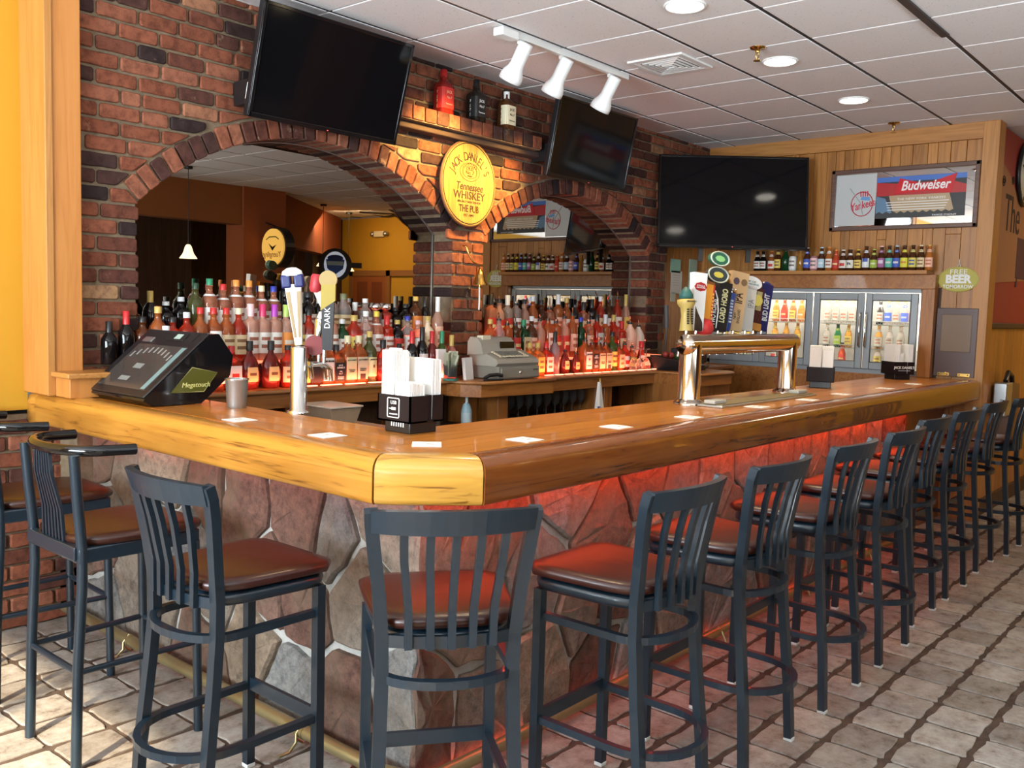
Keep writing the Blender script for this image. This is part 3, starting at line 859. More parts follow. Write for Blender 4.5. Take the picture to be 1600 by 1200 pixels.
def make_slat_stool():
    t = thing('bar_stool', '', 'stool', (0, 0, 0), 0, 'slat-back bar stools along the bar')
    obj('seat', seat_mesh(.43, .36, -.175, .245, .740, .776), M_vinyl, t)
    fr_ = seat_mesh(.40, .335, -.165, .225, .695, .737)
    obj('seat_frame', fr_, M_stool, t)
    for s in (-1, 1):
        path = [(s * .185, -.205, .012), (s * .180, -.192, .22), (s * .172, -.165, .47), (s * .168, -.152, .62), (s * .170, -.152, .72), (s * .180, -.165, .84), (s * .196, -.182, .96), (s * .203, -.193, 1.02), (s * .205, -.205, 1.056)]
        lg = obj('back_leg', MB().tube(path, .016, flat=(.0165, .014), up=(0, 1, 0)), M_stool, t)
        obj('glide', MB().box((s * .185 - .014, -.222, 0), (s * .185 + .014, -.188, .014), bev=.003), M_rubber, lg)
        lg = obj('front_leg', MB().tube([(s * .182, .185, .012), (s * .182, .185, .70)], .015, flat=(.0145, .0145), up=(0, 1, 0)), M_stool, t)
        obj('glide', MB().box((s * .182 - .016, .169, 0), (s * .182 + .016, .201, .014), bev=.003), M_rubber, lg)
    # curved top rail, concave to the sitter
    n = 12; vs = []
    for k in range(n + 1):
        u = -1 + 2 * k / n; x = u * .207; yb = -.194 - .052 * (1 - u * u)
        for dy, z, th in ((-.012, 1.0, 0), (.012, 1.0, 0), (.012 - .016, 1.058 + .006 * (1 - u * u), 0), (-.012 - .016, 1.058 + .006 * (1 - u * u), 0)):
            vs.append((x * (0.985 if z < 1.03 else 1.0), yb + dy, z))
    fs = [[k * 4 + i, k * 4 + (i + 1) % 4, (k + 1) * 4 + (i + 1) % 4, (k + 1) * 4 + i] for k in range(n) for i in range(4)]
    mb = MB(); mb.add(vs, fs, False); mb.add(vs[:4], [[0, 1, 2, 3]]); mb.add(vs[-4:], [[3, 2, 1, 0]])
    obj('top_rail', mb, M_stool, t)
    for k in range(5):
        u = (k - 2) / 2 * .62; xt = u * .205; xb = u * .172
        b0 = -.19 - .03 * (1 - u * u)
        obj('slat', MB().tube([(xt, -.196 - .050 * (1 - u * u), 1.015), (xt * .97, -.178 - .045 * (1 - u * u), .93), (xb * 1.02, b0 + .022, .80), (xb, b0 + .022, .70)], .008, flat=(.0098, .0075), up=(0, 1, 0)), M_stool, t)
    obj('back_apron', MB().tube([(-.165, -.155, .715), (-.09, -.18, .715), (0, -.19, .715), (.09, -.18, .715), (.165, -.155, .715)], .012, flat=(.006, .016), up=(0, 0, 1)), M_stool, t)
    obj('upper_ring', MB().tube(arc_pts(.175, .18, -.215, .615), .011, flat=(.011, .011), up=(0, 0, 1)), M_stool, t)
    obj('lower_ring', MB().tube(arc_pts(.178, .18, -.275, .285), .011, flat=(.011, .011), up=(0, 0, 1)), M_stool, t)
    obj('foot_bar', MB().box((-.17, .178, .27), (.17, .192, .312)), M_stool, t)
    return t
st0 = make_slat_stool()
ST = [(2.345, 1.51, 0.0, 'slat-back stool nearest the bar corner on the long side, red-lit seat'),
      (2.975, 1.50, 0.0, 'second slat-back stool along the long side from the bar corner'),
      (3.66, 1.50, 0.0, 'third slat-back stool along the long side from the bar corner'),
      (4.305, 1.50, 0.0, 'fourth slat-back stool along the long side from the bar corner'),
      (4.97, 1.565, 0.0, 'fifth slat-back stool along the long side from the bar corner'),
      (5.58, 1.565, 0.0, 'sixth slat-back stool along the long side from the bar corner'),
      (6.31, 1.585, 0.0, 'seventh slat-back stool along the long side, last but one before the end'),
      (6.92, 1.545, 0.0, 'last slat-back stool on the long side, farthest from the bar corner'),
      (1.727, 1.695, -36.7, 'slat-back stool set square to the chamfered corner block, back fully seen'),
      (1.515, 2.365, -90.0, 'slat-back stool on the short side between the corner stool and the armed stool')]
for i, (x, y, a, lab) in enumerate(ST):
    t = st0 if i == 0 else copy_tree(st0)
    t.location = (x, y, 0); t.rotation_euler = (0, 0, math.radians(a)); t['label'] = lab
def make_arm_stool():
    t = thing('arm_stool', '', 'stool', (0, 0, 0), 0, 'tube-arm bar stools on the short side')
    obj('seat', seat_mesh(.43, .40, -.20, .245, .738, .775), M_vinylk, t)
    obj('seat_frame', MB().box((-.195, -.205, .69), (.195, .22, .74), bev=.006), M_stool, t)
    for s in (-1, 1):
        lg = obj('back_leg', MB().tube([(s * .178, -.215, 0), (s * .178, -.205, .35), (s * .180, -.19, .62), (s * .182, -.19, .73), (s * .184, -.205, .90), (s * .187, -.215, 1.045)], .017, 10), M_stool, t)
        obj('front_leg', MB().tube([(s * .195, .215, 0), (s * .19, .205, .70)], .016, 10), M_stool, t)
        obj('side_rung', MB().tube([(s * .178, -.205, .33), (s * .193, .21, .33)], .011, 8), M_stool, t)
    obj('front_rung', MB().tube([(-.19, .21, .33), (.19, .21, .33)], .011, 8), M_stool, t)
    obj('back_rung', MB().tube([(-.178, -.205, .33), (.178, -.205, .33)], .011, 8), M_stool, t)
    pts = [(.222, -.03, 1.052)]
    for k in range(13):
        a = PI * k / 12; pts.append((.212 * math.cos(a), -.12 - .115 * math.sin(a), 1.055))
    pts.append((-.222, -.03, 1.052))
    obj('arm_rail', MB().tube(pts, .018, 12), M_blackg, t)
    obj('rear_rail', MB().box((-.18, -.215, .70), (.18, -.185, .745), bev=.004), M_stool, t)
    for k in range(7):
        u = (k - 3) / 3
        obj('slat', MB().tube([(u * .05, -.235, 1.045), (u * .058, -.232, .97), (u * .068, -.205, .85), (u * .075, -.20, .745)], .006, flat=(.0055, .005), up=(0, 1, 0)), M_stool, t)
    return t
k0 = make_arm_stool(); k0.location = (1.51, 3.095, 0); k0.rotation_euler = (0, 0, math.radians(-90)); k0['label'] = 'tube-arm stool with fan of thin back rods, between slat stool and brick half wall'
k1 = copy_tree(k0); k1.location = (1.535, 3.80, 0); k1.rotation_euler = (0, 0, math.radians(-92)); k1['label'] = 'tube-arm stool partly cut off by the frame, beside the brick half wall'
# ================================================================== BACK COUNTER
bc = thing('back_counter', 'oak back counter along the brick wall with bumped-out cash register bay', 'counter', (0, 0, 0))
top_poly = [(2.26, 4.0), (4.10, 4.0), (4.125, 3.89), (4.195, 3.79), (4.835, 3.735), (4.86, 3.82), (6.26, 3.82), (6.26, 3.47), (6.30, 3.43), (6.80, 3.43), (6.87, 3.50), (6.87, 3.82), (7.60, 3.82), (7.60, 4.21), (2.26, 4.21)]
obj('worktop', MB().prism(top_poly, ZB - .022, ZB, 'z'), M_cabinet, bc)
nose = [(2.26, 3.99, ZB - .012), (4.09, 3.99, ZB - .012), (4.115, 3.885, ZB - .012), (4.185, 3.782, ZB - .012), (4.84, 3.727, ZB - .012), (4.855, 3.81, ZB - .012), (6.25, 3.81, ZB - .012), (6.25, 3.47, ZB - .012), (6.30, 3.42, ZB - .012), (6.80, 3.42, ZB - .012), (6.88, 3.50, ZB - .012), (6.88, 3.81, ZB - .012)]
obj('nosing', MB().tube(nose, .013, 8), M_cabinet, bc)
apr = [(p[0], p[1] + .02, ZB - .06) for p in nose]
obj('apron', MB().tube(apr, .01, flat=(.008, .04), up=(0, 0, 1)), M_cabinet, bc)
obj('carcass_back', MB().box((2.26, 4.19, 0), (7.6, 4.21, ZB - .02)), M_darkwood, bc)
for x in (2.9, 3.72, 4.30, 4.42, 5.62, 5.5, 6.3):
    obj('upright', MB().box((x, 3.86 if x > 4.35 else 4.02, 0), (x + .10, 4.19, ZB - .02), bev=.004), M_cabinet_z, bc)
obj('shelf', MB().box((2.26, 4.0, .40), (7.6, 4.19, .42)), M_darkwood, bc)
obj('end_cabinet', MB().box((6.26, 3.47, 0), (6.85, 3.84, ZB - .02), bev=.004), M_cabinet_z, bc)
# stepped, lit bottle display under each arch
def display(lab, x0, x1, ys, zs):
    t = thing('bottle_display', lab, 'display')
    for k, ((a, b), z) in enumerate(zip(ys, zs)):
        obj('tier', MB().box((x0, a, ZB), (x1, b, z - .012)), cmat((.10, .04, .03), .4), t)
        obj('lit_shelf', MB().box((x0, a - .004, z - .012), (x1, b, z - .0005)), M_shelfglow, t)
    return t
display('stepped display with glowing shelves under the wider arch', 2.20, 4.33, [(4.15, 4.275), (4.275, 4.40)], [1.235, 1.36])
display('stepped display with glowing shelves under the narrower arch', 4.645, 6.72, [(4.055, 4.215), (4.215, 4.40)], [1.20, 1.32])
def led(lab, x0, x1, y, gap):
    t = thing('diode_strip', lab, 'light strip')
    obj('cover', MB().box((x0, y - .012, ZB), (x1, y + .03, ZB + .004)), cmat((.45, .1, .06), .3), t)
    x = x0
    k = 0
    while x < x1 - .05:
        obj('lit_segment', MB().box((x + .01, y - .012, ZB + .0035), (min(x + gap - .02, x1), y + .004, ZB + .009)), M_ledhot, t); x += gap
led('glowing diode strip at the counter edge under the wider arch', 2.95, 4.05, 4.025, .17)
led('glowing diode strip at the counter edge under the narrower arch', 4.90, 6.35, 3.87, .115)
area('bottle_glow', (3.3, 4.02, 1.12), (0, 1, .55), 1.8, .03, 2.6, (1, .20, .09))
area('bottle_glow', (5.65, 3.865, 1.12), (0, 1, .55), 1.6, .03, 3.6, (1, .20, .09))
LEFT_BACK = [(2.303, 0.176, "wine", "black", "black", "none"), (2.337, 0.161, "liquor", "brown", "black", "cream"), (2.364, 0.225, "wine", "black", "gold", "none"), (2.412, 0.179, "liquor", "black", "silver", "none"), (2.465, 0.206, "liquor", "black", "silver", "none"), (2.55, 0.287, "liquor", "olive", "darkgreen", "none"), (2.624, 0.291, "liquor", "clearamber", "green", "white"), (2.706, 0.287, "liquor", "clearamber", "red", "white"), (2.791, 0.291, "liquor", "clearamber", "orange", "white"), (2.87, 0.291, "liquor", "clearamber", "orange", "white"), (2.951, 0.287, "liquor", "clearamber", "cream", "white"), (3.035, 0.287, "liquor", "clearamber", "blue", "white"), (3.12, 0.261, "liquor", "black", "black", "none"), (3.203, 0.25, "wine", "black", "black", "none"), (3.293, 0.245, "liquor", "black", "black", "white"), (3.38, 0.259, "wine", "black", "silver", "cream"), (3.455, 0.262, "round", "clear", "black", "cream"), (3.537, 0.261, "round", "clear", "olive", "cream"), (3.607, 0.194, "wine", "brown", "white", "white"), (3.646, 0.226, "liquor", "clear", "white", "white"), (3.744, 0.193, "tall", "clear", "chromeball", "none"), (3.843, 0.191, "tall", "red", "chromeball", "white"), (3.923, 0.185, "liquor", "black", "black", "none"), (3.972, 0.202, "liquor", "black", "black", "cream"), (4.053, 0.261, "liquor", "brown", "gold", "orange"), (4.155, 0.256, "wine", "black", "black", "cream")]
LEFT_MID = [(2.236, 0.209, "wine", "black", "black", "none"), (2.273, 0.259, "wine", "black", "red", "none"), (2.312, 0.234, "liquor", "brown", "black", "none"), (2.353, 0.266, "liquor", "amber", "gold", "none"), (2.407, 0.236, "liquor", "red", "black", "none"), (2.466, 0.243, "liquor", "red", "silver", "white"), (2.541, 0.277, "liquor", "amber", "red", "white"), (2.588, 0.264, "liquor", "amber", "red", "white"), (2.64, 0.279, "liquor", "amber", "red", "cream"), (2.696, 0.263, "liquor", "red", "cream", "cream"), (2.753, 0.298, "tall", "peach", "pink", "white"), (2.831, 0.296, "tall", "peach", "magenta", "white"), (2.92, 0.298, "tall", "peach", "purple", "white"), (3.002, 0.289, "tall", "peach", "lime", "orange"), (3.078, 0.27, "tall", "peach", "silver", "yellow"), (3.147, 0.267, "liquor", "red", "black", "white"), (3.217, 0.247, "liquor", "brown", "black", "cream"), (3.284, 0.263, "liquor", "peach", "cream", "white"), (3.372, 0.227, "liquor", "green", "silver", "white"), (3.456, 0.258, "round", "red", "gold", "yellow"), (3.553, 0.278, "liquor", "clear", "white", "white"), (3.637, 0.283, "liquor", "clearamber", "yellow", "white"), (3.734, 0.254, "tall", "red", "red", "white"), (3.823, 0.232, "liquor", "black", "gold", "red"), (3.918, 0.257, "liquor", "clear", "blue", "white"), (4.007, 0.222, "liquor", "peach", "pink", "white"), (4.107, 0.247, "liquor", "cream", "gold", "cream"), (4.195, 0.384, "wine", "peach", "white", "peach")]
LEFT_FRONT = [(2.221, 0.287, "wine", "black", "black", "none"), (2.266, 0.317, "liquor", "red", "white", "none"), (2.326, 0.271, "liquor", "red", "black", "cream"), (2.393, 0.271, "liquor", "red", "black", "cream"), (2.576, 0.299, "liquor", "brown", "whitebig", "white"), (2.643, 0.228, "square", "red", "red", "whitered"), (2.764, 0.26, "squat", "maroon", "black", "oval"), (2.894, 0.259, "squat", "maroon", "black", "oval"), (2.98, 0.235, "liquor", "red", "black", "cream"), (3.047, 0.217, "square", "brown", "black", "leaf"), (3.116, 0.198, "square", "brown", "black", "black"), (3.202, 0.279, "square", "amber", "black", "BEAM"), (3.302, 0.235, "square", "amber", "black", "JACK"), (3.398, 0.264, "square", "amber", "cream", "HONEY"), (3.484, 0.263, "square", "amber", "cream", "JACKW"), (3.555, 0.312, "liquor", "olive", "gold", "JAMESON"), (3.656, 0.247, "squat", "red", "black", "none"), (3.744, 0.228, "squat", "redbright", "black", "oval"), (3.809, 0.312, "wine", "black", "red", "none"), (3.889, 0.332, "wine", "black", "black", "portrait"), (3.96, 0.301, "wine", "maroon", "red", "none"), (4.043, 0.305, "wine", "winegreen", "green", "white"), (4.123, 0.285, "wine", "rose", "gold", "none")]
RIGHT_BACK = [(4.815, 0.321, "tall", "clearamber", "black", "red"), (4.906, 0.303, "liquor", "peach", "spout", "red"), (4.997, 0.326, "tall", "clear", "silver", "red"), (5.091, 0.321, "tall", "clear", "spout", "white"), (5.188, 0.305, "liquor", "peach", "black", "white"), (5.285, 0.332, "liquor", "amber", "silver", "white"), (5.386, 0.311, "liquor", "brown", "black", "red"), (5.49, 0.3, "tall", "clearamber", "spout", "white"), (5.592, 0.351, "tall", "amber", "silver", "peach"), (5.7, 0.337, "liquor", "amber", "gold", "white"), (5.811, 0.331, "wine", "black", "spout", "peach"), (5.925, 0.309, "tall", "clearamber", "black", "cream"), (6.039, 0.329, "tall", "black", "black", "peach"), (6.155, 0.359, "liquor", "red", "silver", "cream"), (6.276, 0.359, "liquor", "brown", "spout", "white"), (6.4, 0.366, "liquor", "red", "spout", "white"), (6.527, 0.364, "wine", "peach", "gold", "yellow")]
RIGHT_MID = [(4.632, 0.265, "liquor", "amber", "gold", "cream"), (4.715, 0.29, "liquor", "clear", "spout", "peach"), (4.801, 0.29, "tall", "amber", "spout", "none"), (4.888, 0.307, "tall", "brown", "spout", "red"), (4.978, 0.276, "square", "green", "green", "cream"), (5.069, 0.293, "liquor", "brown", "silver", "peach"), (5.162, 0.306, "liquor", "peach", "spout", "none"), (5.256, 0.335, "square", "amber", "spout", "white"), (5.355, 0.313, "tall", "amber", "spout", "red"), (5.454, 0.315, "liquor", "peach", "spout", "red"), (5.555, 0.339, "liquor", "amber", "spout", "peach"), (5.662, 0.3, "liquor", "green", "blue", "none"), (5.766, 0.332, "tall", "clearamber", "spout", "peach"), (5.876, 0.325, "square", "red", "black", "white"), (5.988, 0.326, "tall", "amber", "silver", "none"), (6.102, 0.336, "square", "red", "gold", "none"), (6.223, 0.283, "tall", "red", "red", "cream"), (6.346, 0.296, "jug", "jugpeach", "spout", "none"), (6.474, 0.271, "jug", "jugcream", "spout", "none")]
RIGHT_FRONT = [(4.779, 0.18, "liquor", "peach", "spout", "cream"), (4.852, 0.223, "square", "orange", "gold", "yellow"), (4.943, 0.222, "square", "orange", "gold", "yellow"), (5.043, 0.221, "square", "red", "red", "white"), (5.141, 0.297, "wine", "grey", "black", "none"), (5.274, 0.205, "squat", "maroon", "spout", "oval"), (5.407, 0.185, "squat", "maroon", "spout", "oval"), (5.514, 0.269, "square", "amber", "spout", "BEAM"), (5.605, 0.24, "square", "amber", "spout", "JACK"), (5.696, 0.249, "square", "amber", "spout", "HONEY"), (5.772, 0.249, "square", "amber", "spout", "JACKW"), (5.829, 0.302, "liquor", "winegreen", "black", "yellow"), (5.931, 0.213, "square", "amber", "spout", "cream"), (6.028, 0.227, "liquor", "red", "spout", "whitered"), (6.139, 0.211, "liquor", "amber", "spout", "yellow"), (6.278, 0.236, "pyramid", "red", "red", "white")]
BEERS = [(3.641, 0.182, "black", "black", "white"), (3.587, 0.181, "black", "black", "white"), (3.509, 0.18, "amberc", "orange", "whitered"), (3.451, 0.19, "brown", "silver", "yellow"), (3.381, 0.194, "green", "green", "none"), (3.314, 0.133, "can", "white", "white"), (3.248, 0.181, "gold", "gold", "none"), (3.188, 0.212, "brown", "white", "blue"), (3.127, 0.13, "can", "pink", "pinkgrey"), (3.064, 0.193, "brown", "lightblue", "lightblue"), (2.999, 0.197, "orange", "orange", "white"), (2.939, 0.185, "redorange", "orange", "red"), (2.88, 0.184, "brown", "white", "whitered"), (2.82, 0.162, "brown", "brown", "IPA"), (2.757, 0.166, "brown", "yellow", "yellow"), (2.691, 0.196, "brown", "brown", "bluewhite"), (2.628, 0.169, "brown", "lime", "lime"), (2.569, 0.198, "brown", "pink", "purple"), (2.508, 0.197, "brown", "brown", "teal"), (2.449, 0.206, "brown", "lightblue", "blue"), (2.39, 0.205, "brown", "brown", "yellowgreen"), (2.326, 0.203, "brown", "brown", "yellowblue"), (2.264, 0.207, "brown", "cream", "cream"), (2.202, 0.205, "orange", "gold", "peach")]
GLASS = {'black': ((.008, .006, .006), .1), 'brown': ((.10, .03, .01), .35), 'olive': ((.10, .10, .03), .4), 'clearamber': ((.85, .30, .16), .7), 'clear': ((.9, .78, .72), .8),
         'red': ((.62, .05, .02), .6), 'redbright': ((.85, .03, .02), .4), 'amber': ((.62, .16, .04), .6), 'peach': ((.92, .50, .36), .6), 'green': ((.008, .07, .022), .4), 'winegreen': ((.07, .13, .02), .5),
         'cream': ((.85, .66, .45), .0), 'maroon': ((.20, .02, .015), .4), 'rose': ((.75, .25, .18), .6), 'orange': ((.9, .30, .06), .6), 'grey': ((.26, .17, .18), .2), 'jugpeach': ((.95, .55, .40), .0), 'jugcream': ((.80, .70, .58), .0),
         'amberc': ((.5, .15, .05), .5), 'gold': ((.75, .35, .06), .6), 'redorange': ((.9, .12, .04), .5), 'white': ((.7, .7, .66), 0), 'pink': ((.36, .16, .15), 0)}
PAINT = {'black': (.012, .011, .011), 'gold': (.55, .38, .10), 'silver': (.62, .62, .62), 'red': (.55, .02, .02), 'green': (.03, .25, .12), 'darkgreen': (.02, .06, .03), 'orange': (.80, .28, .05), 'cream': (.74, .66, .42),
         'blue': (.03, .04, .35), 'olive': (.16, .16, .08), 'white': (.80, .80, .78), 'whitebig': (.80, .80, .78), 'pink': (.80, .50, .50), 'magenta': (.60, .03, .12), 'purple': (.42, .05, .42), 'lime': (.42, .55, .12), 'yellow': (.78, .58, .06),
         'brown': (.06, .03, .015), 'lightblue': (.45, .6, .75), 'peach': (.85, .5, .35), 'teal': (.10, .5, .40), 'blackwhite': (.1, .1, .1)}
def rev(prof, h, r): return [(a * r, b * h) for a, b in prof]
KIND = {
    'liquor': ([(.92, 0), (1, .015), (1, .58), (.94, .64), (.72, .70), (.42, .755), (.36, .80), (.36, .87), (.40, .872), (.40, .885), (.34, .887)], .044, 1.0, 1, 1, .885, 1.0, .40),
    'tall': ([(.92, 0), (1, .015), (1, .66), (.92, .70), (.52, .73), (.40, .75), (.38, .80), (.36, .86), (.36, .87)], .042, 1.0, 1, 1, .78, 1.0, .44),
    'round': ([(.85, 0), (.98, .03), (1, .40), (1, .44), (.95, .62), (.75, .72), (.42, .79), (.36, .82), (.36, .88)], .050, 1.0, 1, 1, .86, 1.0, .42),
    'wine': ([(.94, 0), (1, .015), (1, .52), (.95, .60), (.70, .68), (.42, .74), (.37, .78), (.35, .97), (.38, .975)], .038, 1.0, 1, 1, .72, 1.004, .41),
    'square': ([(.93, 0), (1, .015), (1, .60), (.93, .66), (.60, .72), (.38, .76), (.36, .80), (.36, .86)], .043, 7.0, 1, 1, .83, 1.0, .42),
    'squat': ([(.70, 0), (.82, .02), (1, .22), (1, .34), (.86, .52), (.55, .66), (.30, .73), (.26, .78), (.26, .84)], .066, 1.0, 1, .62, .80, 1.0, .30),
    'jug': ([(.92, 0), (1, .02), (1, .50), (.92, .60), (.60, .72), (.32, .80), (.30, .86)], .058, 1.0, 1, .9, .84, 1.0, .36),
    'pyramid': ([(1, 0), (1.02, .03), (1, .16), (.70, .50), (.42, .72), (.34, .82)], .062, 1.0, 1, .8, .78, 1.0, .40),
    'beer': ([(.92, 0), (1, .012), (1, .50), (.93, .58), (.66, .70), (.47, .79), (.43, .92), (.47, .925), (.47, .94), (.43, .945)], .0305, 1.0, 1, 1, .945, 1.0, .49),
    'can': ([(.80, 0), (1, .05), (1, .90), (.86, .97), (.86, 1.0), (.80, 1.0), (.80, .97)], .033, 1.0, 1, 1, .985, .99, .5),
}
def prof_r(prof, zf):
    for (r0, z0), (r1, z1) in zip(prof, prof[1:]):
        if z0 <= zf <= z1: return r0 + (r1 - r0) * ((zf - z0) / ((z1 - z0) or 1))
    return prof[-1][0]
def label_mesh(prof, h, r, sq, sx, sy, z0, z1, half, mats_, seg=10, facing=-PI / 2, band=None):
    vs = []; fs = []; mi = []
    zs = [z0, z0 + (z1 - z0) * .25, z0 + (z1 - z0) * .42, z0 + (z1 - z0) * .62, z0 + (z1 - z0) * .78, z1]
    for z in zs:
        rr = prof_r(prof, z) * r + .0012
        for k in range(seg + 1):
            a = facing - half + 2 * half * k / seg; ca, sa = math.cos(a), math.sin(a)
            q = (abs(ca) ** sq + abs(sa) ** sq) ** (-1 / sq) if sq != 1 else 1
            vs.append((rr * q * ca * sx, rr * q * sa * sy, z * h))
    m = MB()
    for i in range(len(zs) - 1):
        for k in range(seg):
            centre = 2 <= k <= seg - 3
            m.add([vs[i * (seg + 1) + k], vs[i * (seg + 1) + k + 1], vs[(i + 1) * (seg + 1) + k + 1], vs[(i + 1) * (seg + 1) + k]], [(0, 1, 2, 3)], False, 1 if (band and i in band and centre) else 0)
    return m.mesh('label', mats_)
_proto = {}
def bottle(kind, g, cap, lab, h, name, label, group, loc, facing=-PI / 2):
    key = (kind, g, cap, lab, round(h * 40), round(facing, 1))
    if key in _proto:
        t = copy_tree(_proto[key])
        t.location = loc; t['label'] = label; t['group'] = group; return t
    prof, r, sq, sx, sy, c0, c1, cr = KIND[kind]
    h = round(h * 40) / 40
    if kind in ('squat', 'jug', 'pyramid'): r *= h / .27
    t = thing(name, label, 'can' if kind == 'can' else 'bottle', loc, 0, group)
    gc, tr = GLASS.get(g, ((.5, .2, .1), .5))
    seg = 12 if sq == 1 else 20
    obj('body', MB().lathe(rev(prof, h, r), seg, (0, 0, 0), sq, None, 0, True, sx, sy), gmat(gc, tr), t)
    if kind == 'can':
        obj('lid', MB().lathe([(.0001, h * .975), (.027, h * .975), (.027, h * .98)], 12), M_steel, t)
        obj('label', label_mesh(prof, h, r, 1, 1, 1, .15, .86, 1.2, [cmat(PAINT.get({'pinkgrey': 'brown'}.get(lab, lab), (.6, .6, .58))), M_ink], facing=facing, band=(1, 3)), None, t) if False else link('label', label_mesh(prof, h, r, 1, 1, 1, .15, .86, 1.2, [cmat(PAINT.get({'pinkgrey': 'pink'}.get(lab, lab), (.6, .6, .58))), cmat((.2, .15, .13))], facing=facing, band=(1, 3)), t)
    elif cap == 'spout':
        obj('cork', MB().lathe([(cr * r, c0 * h), (cr * r * .9, (c0 + .05) * h)], 8), M_black, t)
        obj('pour_spout', MB().tube([(0, 0, (c0 + .03) * h), (0, 0, (c0 + .10) * h), (-.006, -.004, 1.0 * h), (-.016, -.008, 1.06 * h)], .0045, 6), M_chrome, t)
    elif cap == 'chromeball':
        obj('cap', MB().lathe([(cr * r, c0 * h), (cr * r * 1.9, (c0 + .04) * h), (cr * r * 2.0, (c0 + .10) * h), (cr * r * 1.7, h), (.001, h * 1.003)], 14), M_chrome, t)
    else:
        w_ = 1.7 if cap == 'whitebig' else 1.0
        obj('cap', MB().lathe([(cr * r * w_, c0 * h), (cr * r * w_, (c1 - .006) * h), (cr * r * .9 * w_, c1 * h)], 12), cmat(PAINT[cap], .35), t)
        if kind in ('liquor', 'square', 'round') and g == 'clearamber':
            obj('neck_label', MB().lathe([(prof_r(prof, .70) * r + .001, .70 * h), (prof_r(prof, .735) * r + .001, .735 * h)], 12, cap=False), M_white, t)
    if kind != 'can' and lab != 'none':
        z0, z1, half = .13, .50, 1.15
        base, ink, band = {'white': ((.80, .78, .72), (.35, .12, .07), (1, 3)), 'cream': ((.72, .60, .36), (.25, .13, .06), (1, 3)), 'yellow': ((.78, .60, .12), (.2, .1, .04), (1, 3)),
                           'peach': ((.85, .50, .36), (.5, .15, .08), (1, 3)), 'red': ((.50, .03, .02), (.75, .6, .3), (2,)), 'orange': ((.8, .28, .05), (.75, .7, .6), (2,)), 'whitered': ((.80, .76, .70), (.55, .03, .02), (1, 2)),
                           'oval': ((.70, .52, .22), (.15, .08, .03), (2,)), 'leaf': ((.42, .55, .12), (.1, .3, .05), (1, 2)), 'black': ((.015, .013, .013), (.3, .28, .25), ()), 'portrait': ((.60, .60, .58), (.02, .02, .02), (1, 2)),
                           'BEAM': ((.80, .77, .70), (.8, .77, .7), ()), 'JACK': ((.012, .012, .012), (.01, .01, .01), ()), 'HONEY': ((.70, .60, .34), (.7, .6, .3), ()), 'JACKW': ((.62, .52, .34), (.03, .02, .02), (0,)), 'JAMESON': ((.74, .68, .36), (.7, .6, .3), ()),
                           'IPA': ((.82, .80, .74), (.8, .8, .7), ()), 'blue': ((.05, .10, .45), (.7, .7, .75), (2,)), 'lightblue': ((.45, .62, .72), (.75, .78, .8), (2,)), 'lime': ((.35, .48, .06), (.7, .7, .5), (2,)), 'purple': ((.36, .12, .30), (.7, .6, .7), (2, 3)),
                           'teal': ((.10, .45, .36), (.7, .7, .6), (2,)), 'bluewhite': ((.78, .80, .82), (.06, .10, .4), (3, 4)), 'yellowgreen': ((.72, .68, .06), (.6, .25, .03), (2,)), 'yellowblue': ((.70, .60, .12), (.05, .1, .3), (1, 3)), 'pinkgrey': ((.3, .2, .2), (.5, .4, .4), (2,))}[lab]
        if lab == 'oval': half, z0, z1 = .55, .16, .46
        if kind == 'square': half = .72; z0, z1 = .10, .56
        if lab == 'leaf': z1 = .6
        lo = link('label', label_mesh(prof, h, r, sq, sx, sy, z0, z1, half, [cmat(base, .6), cmat(ink, .6)], facing=facing, band=band), t)
        if kind == 'beer':
            link('neck_label', label_mesh(prof, h, r, sq, sx, sy, .72, .82, 1.2, [cmat(base, .6), cmat(ink, .6)], facing=facing, band=(2,)), t)
        yf = -(prof_r(prof, .35) * r + .0022) * sy
        if lab == 'BEAM':
            text('JIM BEAM', .016, M_ink, lo, (0, yf, h * .49), R_Y, bold=.0004); text('BOURBON', .010, M_ink, lo, (0, yf, h * .19), R_Y)
            obj('seal', MB().prism(ellipse(.0075, .009, 12, 0, h * .36), yf - .0006, yf + .001, 'y'), cmat((.5, .02, .02)), lo)
        elif lab == 'JACK':
            text("JACK\nDANIEL'S", .013, M_white, lo, (0, yf, h * .46), R_Y); text('Old\nNo.7', .012, M_white, lo, (0, yf, h * .31), R_Y); text('Tennessee\nWHISKEY', .010, M_white, lo, (0, yf, h * .18), R_Y)
        elif lab == 'HONEY':
            text("JACK DANIEL'S", .0095, M_ink, lo, (0, yf, h * .50), R_Y); text('Tennessee\nHONEY', .011, M_brownink, lo, (0, yf, h * .28), R_Y)
        elif lab == 'JACKW':
            text("JACK DANIEL'S", .0095, M_ink, lo, (0, yf, h * .50), R_Y); text('Tennessee\nWHISKEY', .011, M_brownink, lo, (0, yf, h * .30), R_Y)
        elif lab == 'JAMESON':
            text('JAMESON', .013, M_ink, lo, (0, yf, h * .46), R_Y); obj('seal', MB().prism(ellipse(.006, .010, 10, 0, h * .33), yf - .0006, yf + .001, 'y'), cmat((.2, .10, .04)), lo)
        elif lab == 'IPA':
            text('IPA', .030, M_ink, lo, (yf, 0, h * .32), R_X, sx=.75, bold=.001)
    _proto[key] = t
    return t
